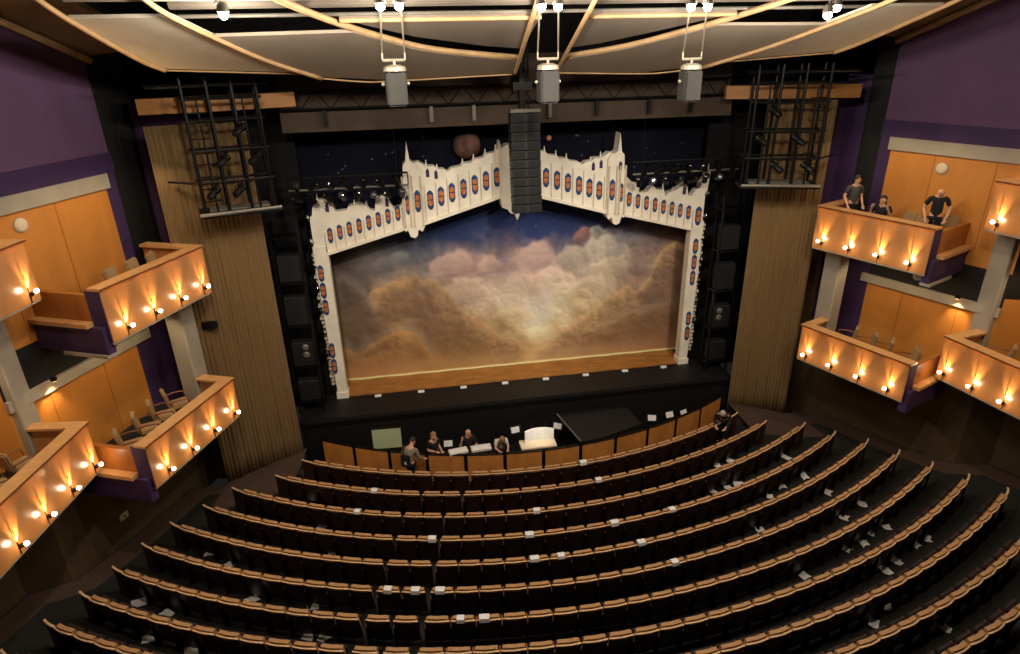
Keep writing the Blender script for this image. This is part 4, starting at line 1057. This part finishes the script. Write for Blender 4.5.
# black shoulder bag with a white tag worn by the walker
ro = thing('shoulder_bag', 'black shoulder bag with white tag on the back of the walker by the pit rail', 'bag', (-3.98, -3.5, -1.5), face_rz(.55, .83))
mb = MB(); mb.box(-.15, .15, -.27, -.13, .92, 1.34); mb.bevel(.04, 2); b = mb.build('bag_body', 'shirt_black', ro)
mb = MB(); mb.box(.01, .07, -.278, -.27, 1.06, 1.16); mb.build('tag', 'paper', b)
mb = MB(); mb.tube([(-.12, -.15, 1.33), (-.14, .0, 1.5), (-.13, .16, 1.44), (-.12, .2, 1.3)], .018, 6); mb.build('strap', 'shirt_black', ro)

# ------------------------------------------------------------------ pit furniture
def keyboard(x, y, z, w, label, rz):
    ro = thing('keyboard', label, 'keyboard', (x, y, PZ), rz)
    mb = MB(); mb.box(-w / 2, w / 2, -.14, .14, z, z + .09); mb.bevel(.012, 1); mb.build('case', 'keys_white', ro)
    n = int(w / .035)
    mb = MB(); mb.box(-w / 2 + .05, w / 2 - .05, -.12, .02, z + .09, z + .098); mb.build('keys', 'paper', ro)
    for sx in (-1, 1):
        mb = MB(); mb.tube([(sx * w * .4, -.15, 0), (sx * w * .35, .13, z)], .018, 6); mb.tube([(sx * w * .4, .15, 0), (sx * w * .35, -.13, z)], .018, 6); mb.build('stand_leg', 'black_metal', ro)
keyboard(-2.5, -3.28, 1.2, .58, 'white electric keyboard on a stand behind the pit rail', .15)
keyboard(-1.8, -3.3, 1.24, .62, 'second white keyboard beside the keyboard player', .05)
# wide music desk lit from above
ro = thing('music_desk', 'wide conductor desk with brightly lit white score panel in the pit', 'music desk', (.05, -3.2, PZ))
mb = MB(); mb.box(-.62, .5, -.3, .2, 1.14, 1.2); mb.bevel(.01, 1); mb.build('desk_top', 'cream', ro)
mb = MB()
g = []
for k in range(11):
    u = -.46 + .092 * k; g.append((u, .14 - .14 * (u / .46) ** 2))
mb.prism(g + [(x, y + .03) for x, y in g[::-1]], 1.2, 1.62); mb.build('score_panel', 'paper', ro)
mb = MB(); mb.box(-.5, .4, -.18, .1, 0, 1.14); mb.bevel(.02, 1); mb.build('pedestal', 'black_paint', ro)
for u in (-.25, .2):
    mb = MB(); mb.tube([(u, .17, 1.2), (u, .2, 1.85), (u, .02, 1.95), (u, -.14, 1.9)], .012, 6); a = mb.build('lamp_arm', 'black_metal', ro)
    mb = MB(); mb.lathe([(.05, 0), (.03, .05)], (u, -.16, 1.87), 10); mb.ball((u, -.16, 1.87), .018); mb.build('lamp_head', 'black_metal', a)
    lamp('SPOT', 'desk_light', (u + .05, -3.2 - .2, PZ + 1.86), 7, (1., .9, .74), None, (u + .05, -3.06, PZ + 1.42), R(105), .03, .5)
# low cup and black laptop on the desk
def music_stand(x, y, h, label, rz=0., lit=False):
    ro = thing('music_stand', label, 'music stand', (x, y, PZ), rz, 'music stands in the pit')
    mb = MB()
    for k in range(3): mb.tube([(0, 0, .2), (.22 * math.cos(k * 2.09), .22 * math.sin(k * 2.09), .01)], .012, 6)
    mb.build('tripod', 'black_metal', ro)
    mb = MB(); mb.tube([(0, 0, .15), (0, 0, h)], .013, 6); mb.build('pole', 'black_metal', ro)
    Mx = Matrix.Translation((0, 0, h)) @ Matrix.Rotation(R(-25), 4, 'X')
    mb = MB(); mb.box(-.2, .2, -.01, .01, -.02, .24, Mx); mb.box(-.2, .2, -.07, .01, -.03, -.015, Mx); mb.build('tray', 'black_metal', ro)
    mb = MB(); mb.box(-.14, .13, -.018, -.011, .0, .19, Mx); mb.build('score', 'paper', ro)
for x, y, h, rz, l in ((2.95, -2.0, 1.05, 2.6, 'music stand by the left edge of the dark pit cover, white score'), (4.05, -2.1, 1.18, 2.9, 'music stand just right of the black pit cover, white score'), (4.7, -2.05, 1.2, 3.3, 'music stand in the right part of the pit, white score'),
                     (5.25, -1.95, 1.15, 3.5, 'music stand nearest the right end of the pit, white score'), (-2.75, -2.2, 1.15, 3.1, 'music stand behind the fair-haired musician, white score'), (-.55, -2.0, 1.25, 3.3, 'music stand behind the lit conductor desk, white score')):
    if x == 2.95: x, y = .9, -1.75; 
    music_stand(x, y - .35, h - .18, l, rz - PI)
# pale green board
ro = thing('green_board', 'pale green board standing at the left end of the pit', 'board', (-4.62, -2.55, PZ), -.06)
mb = MB(); mb.box(-.44, .44, -.02, .02, 1.18, 1.88); mb.build('panel', 'pale_green', ro)
mb = MB()
for q in ((-.46, .46, 1.16, 1.18), (-.46, .46, 1.88, 1.9), (-.46, -.44, 1.18, 1.88), (.44, .46, 1.18, 1.88)): mb.box(q[0], q[1], -.025, .025, q[2], q[3])
mb.build('frame', 'black_metal', ro)
for sx in (-1, 1):
    mb = MB(); mb.tube([(sx * .4, 0, 0), (sx * .4, 0, 1.16)], .02, 6); mb.build('leg', 'black_metal', ro)
# dark mesh cover over the right half of the pit
ro = thing('pit_cover', 'large flat black mesh cover over the right half of the pit', 'pit cover', (2.3, -2.62, PZ))
top = [(-1.35, .75), (1.1, .8), (1.2, -.35), (-.35, -.9), (-1.0, -.98)]
mb = MB(); mb.prism(top, 1.2, 1.23); mb.build('mesh_top', 'black_paint', ro)
mb = MB(); mb.tube([(x, y, 1.28) for x, y in top + top[:1]], .022, 6); mb.build('edge_pipe', 'black_metal', ro)
for x, y in top[:4]:
    mb = MB(); mb.tube([(x * .95, y * .95, 0), (x * .95, y * .95, 1.24)], .025, 6); mb.build('post', 'black_metal', ro)
mb = MB(); mb.tube([(-1.36, .75, 1.29), (-1.02, -.95, 1.29)], .03, 6); mb.build('pale_edge', 'grey_metal', ro)

# ------------------------------------------------------------------ box chairs and wall fittings
def chair_proto():
    t = thing('box_chair', 'x', 'chair')
    mb = MB(); mb.box(-.25, .25, -.22, .26, .38, .48); mb.bevel(.04, 2); mb.build('seat', 'beige_fabric', t)
    Mx = Matrix.Translation((0, -.22, .44)) @ Matrix.Rotation(R(10), 4, 'X')
    mb = MB(); mb.box(-.24, .24, -.05, .04, 0, .5, Mx); mb.bevel(.035, 2); mb.build('backrest', 'beige_fabric', t)
    for sx in (-1, 1):
        mb = MB(); mb.tube([(sx * .27, -.24, .64), (sx * .28, .0, .66), (sx * .28, .2, .63), (sx * .27, .25, .4)], .022, 6); mb.build('armrest', 'chair_wood', t)
        for sy in (-.2, .22):
            mb = MB(); mb.tube([(sx * .23, sy, .4), (sx * .25, sy * 1.1, 0)], [.022, .016], 6); mb.build('leg', 'chair_wood', t)
    return t
CH = chair_proto(); first = [True]
def chair(B, a, b, turn, label, group):
    p = boxpt(B, a, b); d = -B['n']; rz = math.atan2(d.y, d.x * B['s']) - PI / 2 + turn
    if first[0]: CH.location = p; CH.rotation_euler = (0, 0, rz); CH['label'] = label; CH['group'] = group; first[0] = False; return CH
    return dup(CH, p, rz, label, group)
places = ['nearest the stage', 'second from the stage', 'third from the stage', 'farthest from the stage']
for (side, key, pts) in (('left', 'lower', ((.8, 1.2), (1.4, 1.15), (2.0, 1.1), (2.75, .95))), ('right', 'lower', ((.85, 1.0), (1.45, 1.0), (1.95, 1.0), (2.75, .9))), ('left', 'upper', ((.7, .62), (1.35, .62), (2.0, .62))),
                         ('right', 'upper', ((1.25, .76), (1.95, 1.0), (2.4, .62), (2.85, 1.45))), ('left', 'lower near', ((.9, 1.0), (1.7, 1.0))), ('right', 'lower near', ((.9, .9), (1.7, .9))), ('right', 'upper near', ((.8, .8),))):
    for k, (a, b) in enumerate(pts):
        if side == 'right' and key == 'upper' and k == 0:
            lab = 'beige chair under the seated woman in the upper right box'
        else: lab = f'beige wooden-armed chair in the {side} {key.replace(" near", " edge")} box, {places[k] if len(pts) > 1 else "seen at the picture edge"}'
        o = chair(BX[side, key], a, b, random.uniform(-.2, .2) + (-.95 if side == 'right' else .95) * (1 if 'lower' in key else .4), lab, f'chairs in the {side} {key.replace(" near", " edge")} box')
        if side == 'right' and key == 'upper' and k == 0:
            o.rotation_euler = (0, 0, face_rz(-.75, -.66)); o.location = Vector(boxpt(UB, 1.42, .86)) + Vector((.0, .0, 0))
def wallpt(s, t, off, z): p = W0 + D1 * t - N1 * off; return (s * p.x, p.y, z)
for s, side, t, z in ((-1, 'left', 2.95, 7.45), (1, 'right', 2.25, 7.4)):
    ro = thing('wall_disc', f'round white wall fitting high on the orange wall of the upper {side} box', 'wall fitting', wallpt(s, t, 0, z), math.atan2(-N1.y, -N1.x * s) - PI / 2 if s > 0 else math.atan2(-N1.y, N1.x) - PI / 2)
    Mx = Matrix.Rotation(R(-90), 4, 'X')
    mb = MB(); mb.lathe([(.15, 0), (.15, .04), (.11, .07), (.04, .08)], seg=20, M=Mx); mb.build('cover', 'cream', ro)
    mb = MB(); mb.lathe([(.17, 0), (.17, .02)], seg=20, M=Mx); mb.build('back_plate', 'grey_plaster', ro)
    # small pale speaker under the upper box
    B = BX[side, 'upper']; p = B['P'](B['L'] - .25, .55)
    ro = thing('wall_speaker', f'small pale speaker tucked under the house end of the upper {side} box', 'speaker', (s * p[0], p[1], B['zb'] - .3), face_rz(-s * .4, -.9))
    mb = MB(); mb.box(-.22, .22, -.1, .12, -.02, .22); mb.bevel(.03, 2); mb.build('cabinet', 'cream', ro)
    mb = MB(); mb.tube([(0, 0, .2), (0, 0, .36)], .03, 6); mb.build('bracket', 'grey_metal', ro)
    # wall seams of the panelling
    for t in (2.0, 3.55):
        for z0, z1 in ((4.95, 7.75), (1.5, 3.65)):
            p = W0 + D1 * t
            mb = MB(); q = [p - N1 * .004, p - N1 * .004 + D1 * .025, p + N1 * .05 + D1 * .025, p + N1 * .05]
            mb.prism([(s * v.x, v.y) for v in q], z0, z1); struct(mb.build('trim_seam', 'side_wood'))
    # recessed downlight by the house end of each lower box
    p = W0 + D1 * 3.6 - N1 * .3
    ro = thing('downlight', f'small round downlight over the orange wall of the lower {side} box', 'downlight', (s * p.x, p.y, 3.98))
    mb = MB(); mb.lathe([(.06, 0), (.07, .02), (.07, .08)], seg=14); mb.build('can', 'black_metal', ro)
    mb = MB(); mb.lathe([(.055, -.004), (.055, .004)], seg=14); mb.build('lens', 'downlight_glow', ro)
    lamp('SPOT', 'downlight_beam', (s * p.x, p.y, 3.93), 60, (1., .72, .36), None, (s * (p.x + .3 * N1.x), p.y + .3 * N1.y, 3.2), R(64), .03, .8)
p = CPt(1.75, .1)
ro = thing('wall_speaker', 'small black box fixed to the left tan curtain between the box levels', 'speaker', (-p[0], p[1], 3.75), -.29)
mb = MB(); mb.box(-.2, .2, -.1, .08, 0, .2); mb.bevel(.02, 1); mb.build('cabinet', 'black_metal', ro)
mb = MB(); mb.tube([(0, .06, .1), (0, .16, .1)], .03, 6); mb.build('bracket', 'black_metal', ro)
p = wallpt(-1, 2.8, .02, -.72)
ro = thing('wall_plate', 'small cream plate on the dark wall below the lower left boxes', 'wall plate', p, math.atan2(-N1.y, N1.x) - PI / 2)
mb = MB(); mb.box(-.14, .14, -.0, .03, 0, .18); mb.bevel(.01, 1); mb.build('plate', 'cream', ro)
mb = MB(); mb.box(-.03, .03, .03, .04, .05, .12); mb.build('switch', 'grey_metal', ro)


# ------------------------------------------------------------------ loose papers
PAPERS = [
    ('floor', (-7.074, -3.712), 2.87, 'white sheet on the floor beside the second-row chair second from the left end'),
    ('floor', (-6.553, -4.719), 2.84, 'white sheet on the floor beside the third-row chair fifth from the left end'),
    ('floor', (-6.193, -5.78), 0.17, 'white sheet on the floor beside the fourth-row chair seventh from the left end'),
    ('floor', (-9.441, -5.241), 0.25, 'white sheet on the floor beside the fifth-row chair second from the left end'),
    ('floor', (-8.793, -5.859), 2.51, 'white sheet on the floor beside the fifth-row chair third from the left end'),
    ('floor', (-7.959, -7.265), 2.21, 'white sheet on the floor beside the sixth-row chair sixth from the left end'),
    ('floor', (-10.573, -6.968), 2.01, 'white sheet on the floor beside the seventh-row chair at the left end'),
    ('floor', (-9.8, -7.447), 0.92, 'white sheet on the floor beside the seventh-row chair third from the left end'),
    ('floor', (-9.897, -8.239), 1.82, 'white sheet on the floor beside the eighth-row chair third from the left end'),
    ('floor', (-8.866, -8.76), 1.82, 'white sheet on the floor beside the eighth-row chair fifth from the left end'),
    ('floor', (-6.465, -7.731), 1.74, 'white sheet on the floor beside the sixth-row chair ninth from the left end'),
    ('floor', (-6.402, -8.689), 1.29, 'white sheet on the floor beside the seventh-row chair ninth from the left end'),
    ('floor', (-6.11, -8.77), 1.18, 'white sheet on the floor beside the seventh-row chair tenth from the left end'),
    ('cap', (1.128, -4.425, -1.537), 0.086, 'white card folded over a first-row chair back, eleventh from the right end'),
    ('cap', (1.334, -5.321, -1.537), 0.094, 'white card folded over a second-row chair back, twelfth from the right end'),
    ('cap', (-5.017, -4.559, -1.537), -0.323, 'white card folded over a second-row chair back, sixth from the left end'),
    ('cap', (-5.456, -5.372, -1.54), -0.341, 'white card folded over a third-row chair back, seventh from the left end'),
    ('cap', (-0.684, -6.272, -1.54), -0.041, 'white card folded over a third-row chair back, sixteenth from the left end'),
    ('cap', (-1.058, -7.165, -1.517), -0.052, 'white card folded over a fourth-row chair back, seventeenth from the left end'),
    ('cap', (1.208, -7.155, -1.517), 0.071, 'white card folded over a fourth-row chair back, sixteenth from the right end'),
    ('cap', (-1.116, -8.072, -1.464), -0.055, 'white card folded over a fifth-row chair back, eighteenth from the left end'),
    ('cap', (-0.46, -8.1, -1.464), -0.025, 'white card folded over a fifth-row chair back, nineteenth from the left end'),
    ('cap', (2.871, -6.961, -1.517), 0.164, 'white card folded over a fourth-row chair back, thirteenth from the right end'),
    ('cap', (-3.522, -6.841, -1.517), -0.21, 'white card folded over a fourth-row chair back, twelfth from the left end'),
    ('cap', (-3.445, -8.708, -1.381), -0.176, 'white card folded over a sixth-row chair back, fourteenth from the left end'),
    ('cap', (-3.998, -8.6, -1.381), -0.21, 'white card folded over a sixth-row chair back, thirteenth from the left end'),
    ('cap', (-3.068, -9.693, -1.268), -0.149, 'white card folded over a seventh-row chair back, fifteenth from the left end'),
    ('cap', (-2.565, -9.763, -1.268), -0.121, 'white card folded over a seventh-row chair back, sixteenth from the left end'),
    ('cap', (1.613, -8.036, -1.464), 0.095, 'white card folded over a fifth-row chair back, sixteenth from the right end'),
    ('cap', (2.116, -8.9, -1.381), 0.112, 'white card folded over a sixth-row chair back, sixteenth from the right end'),
    ('cap', (-4.618, -8.459, -1.381), -0.24, 'white card folded over a sixth-row chair back, twelfth from the left end'),
    ('floor', (6.097, -4.049), 2.17, 'white sheet on the floor beside the second-row chair third from the right end'),
    ('floor', (5.576, -4.163), 2.98, 'white sheet on the floor beside the second-row chair fourth from the right end'),
    ('floor', (4.887, -5.344), 2.85, 'white sheet on the floor beside the third-row chair eighth from the right end'),
    ('floor', (5.408, -5.311), 1.63, 'white sheet on the floor beside the third-row chair seventh from the right end'),
    ('floor', (5.789, -5.226), 1.33, 'white sheet on the floor beside the third-row chair sixth from the right end'),
    ('floor', (7.94, -4.267), 0.8, 'white sheet on the floor beside the third-row chair second from the right end'),
    ('floor', (6.961, -5.533), 0.11, 'white sheet on the floor beside the fourth-row chair fifth from the right end'),
    ('floor', (7.912, -5.276), 0.08, 'white sheet on the floor beside the fourth-row chair third from the right end'),
    ('floor', (6.369, -5.969), 1.39, 'white sheet on the floor beside the fourth-row chair sixth from the right end'),
    ('floor', (8.082, -6.176), 0.96, 'white sheet on the floor beside the fifth-row chair fourth from the right end'),
    ('floor', (7.79, -7.359), 1.14, 'white sheet on the floor beside the sixth-row chair sixth from the right end'),
    ('floor', (8.639, -6.924), 2.68, 'white sheet on the floor beside the sixth-row chair fourth from the right end'),
    ('floor', (5.333, -7.288), 1.58, 'white sheet on the floor beside the fifth-row chair ninth from the right end'),
    ('floor', (8.545, -8.039), 1.68, 'white sheet on the floor beside the seventh-row chair fifth from the right end'),
    ('floor', (6.993, -8.557), 0.71, 'white sheet on the floor beside the seventh-row chair eighth from the right end'),
    ('floor', (7.544, -8.461), 0.07, 'white sheet on the floor beside the seventh-row chair seventh from the right end'),
    ('floor', (7.985, -8.148), 0.98, 'white sheet on the floor beside the seventh-row chair sixth from the right end'),
    ('floor', (8.659, -8.903), 0.41, 'white sheet on the floor beside the eighth-row chair fifth from the right end'),
    ('floor', (9.114, -8.769), 1.53, 'white sheet on the floor beside the eighth-row chair fourth from the right end'),
    ('floor', (7.312, -9.503), 3.0, 'white sheet on the floor beside the eighth-row chair eighth from the right end'),
    ('floor', (7.805, -9.31), 2.02, 'white sheet on the floor beside the eighth-row chair seventh from the right end'),
    ('floor', (5.394, -9.201), 0.55, 'white sheet on the floor beside the seventh-row chair eleventh from the right end'),
    ('floor', (6.448, -10.605), 2.68, 'white sheet on the floor beside the ninth-row chair tenth from the right end'),
    ('floor', (5.839, -10.987), 2.39, 'white sheet on the floor beside the ninth-row chair eleventh from the right end'),
    ('floor', (7.077, -11.533), 2.2, 'white sheet on the floor beside the tenth-row chair sixth from the picture edge'),
]
for kind, pos, rz, lab in PAPERS:
    if kind == 'cap':
        ro = None; w, d = random.uniform(.08, .11), random.uniform(.06, .1)
        mb = MB()      # inverted V over the chair back
        mb.sheet([[(-w, -.035, .925 - d), (w, -.035, .925 - d)], [(-w, -.02, .93), (w, -.02, .93)], [(-w, .04, .945), (w, .04, .945)], [(-w, .125, .925), (w, .125, .925)], [(-w, .135, .925 - d), (w, .135, .925 - d)]])
        o = mb.build('paper_card', 'paper'); o.location = pos; o.rotation_euler = (0, 0, rz)
        so = o.modifiers.new('thick', 'SOLIDIFY'); so.thickness = .004
        tag(o, lab, 'card', 'white cards on the chair backs')
    else:
        r = math.hypot(pos[0], YC - pos[1]); w, h = random.uniform(.1, .14), random.uniform(.12, .17)
        mb = MB(); g = [[(x * w, y * h, .012 + .03 * abs(x) ** 2 * (1 if y > 0 else .4)) for x in (-1, -.5, 0, .5, 1)] for y in (-1, 0, 1)]
        mb.sheet(g); o = mb.build('paper_sheet', 'paper'); o.location = (pos[0], pos[1], floor_z(r)); o.rotation_euler = (.12, 0, rz)
        so = o.modifiers.new('thick', 'SOLIDIFY'); so.thickness = .004
        tag(o, lab, 'paper', 'white papers on the floor between rows')

# ------------------------------------------------------------------ added stage and house spots, world
for x, tx in ((-5.5, -3.5), (0, 0), (5.5, 3.5)):
    lamp('SPOT', 'front_light', (x, -12, 12.2), 1650, (1., .92, .80), None, (tx, 1, 3.4), R(42), .15, .8)  # unseen spots out front, added to light the drop and arch
for x in (-6, 0, 6):
    lamp('SPOT', 'house_fill', (x, -11, 12.8), 1100, (1., .85, .67), None, (x * 1.1, -8, -1), R(120), .2, .8)  # unseen downward spots, added for general light on seats and walls
w = bpy.data.worlds.new('world'); bpy.context.scene.world = w; w.use_nodes = True
w.node_tree.nodes['Background'].inputs[0].default_value = (.9, .8, .75, 1); w.node_tree.nodes['Background'].inputs[1].default_value = .012
vs = bpy.context.scene.view_settings
vs.view_transform = 'Standard'; vs.look = 'None'; vs.gamma = 1; vs.use_curve_mapping = False; vs.exposure = 0.
cy = bpy.context.scene.cycles
cy.use_denoising = True; cy.max_bounces = 6; cy.diffuse_bounces = 3; cy.glossy_bounces = 3; cy.sample_clamp_indirect = 4.
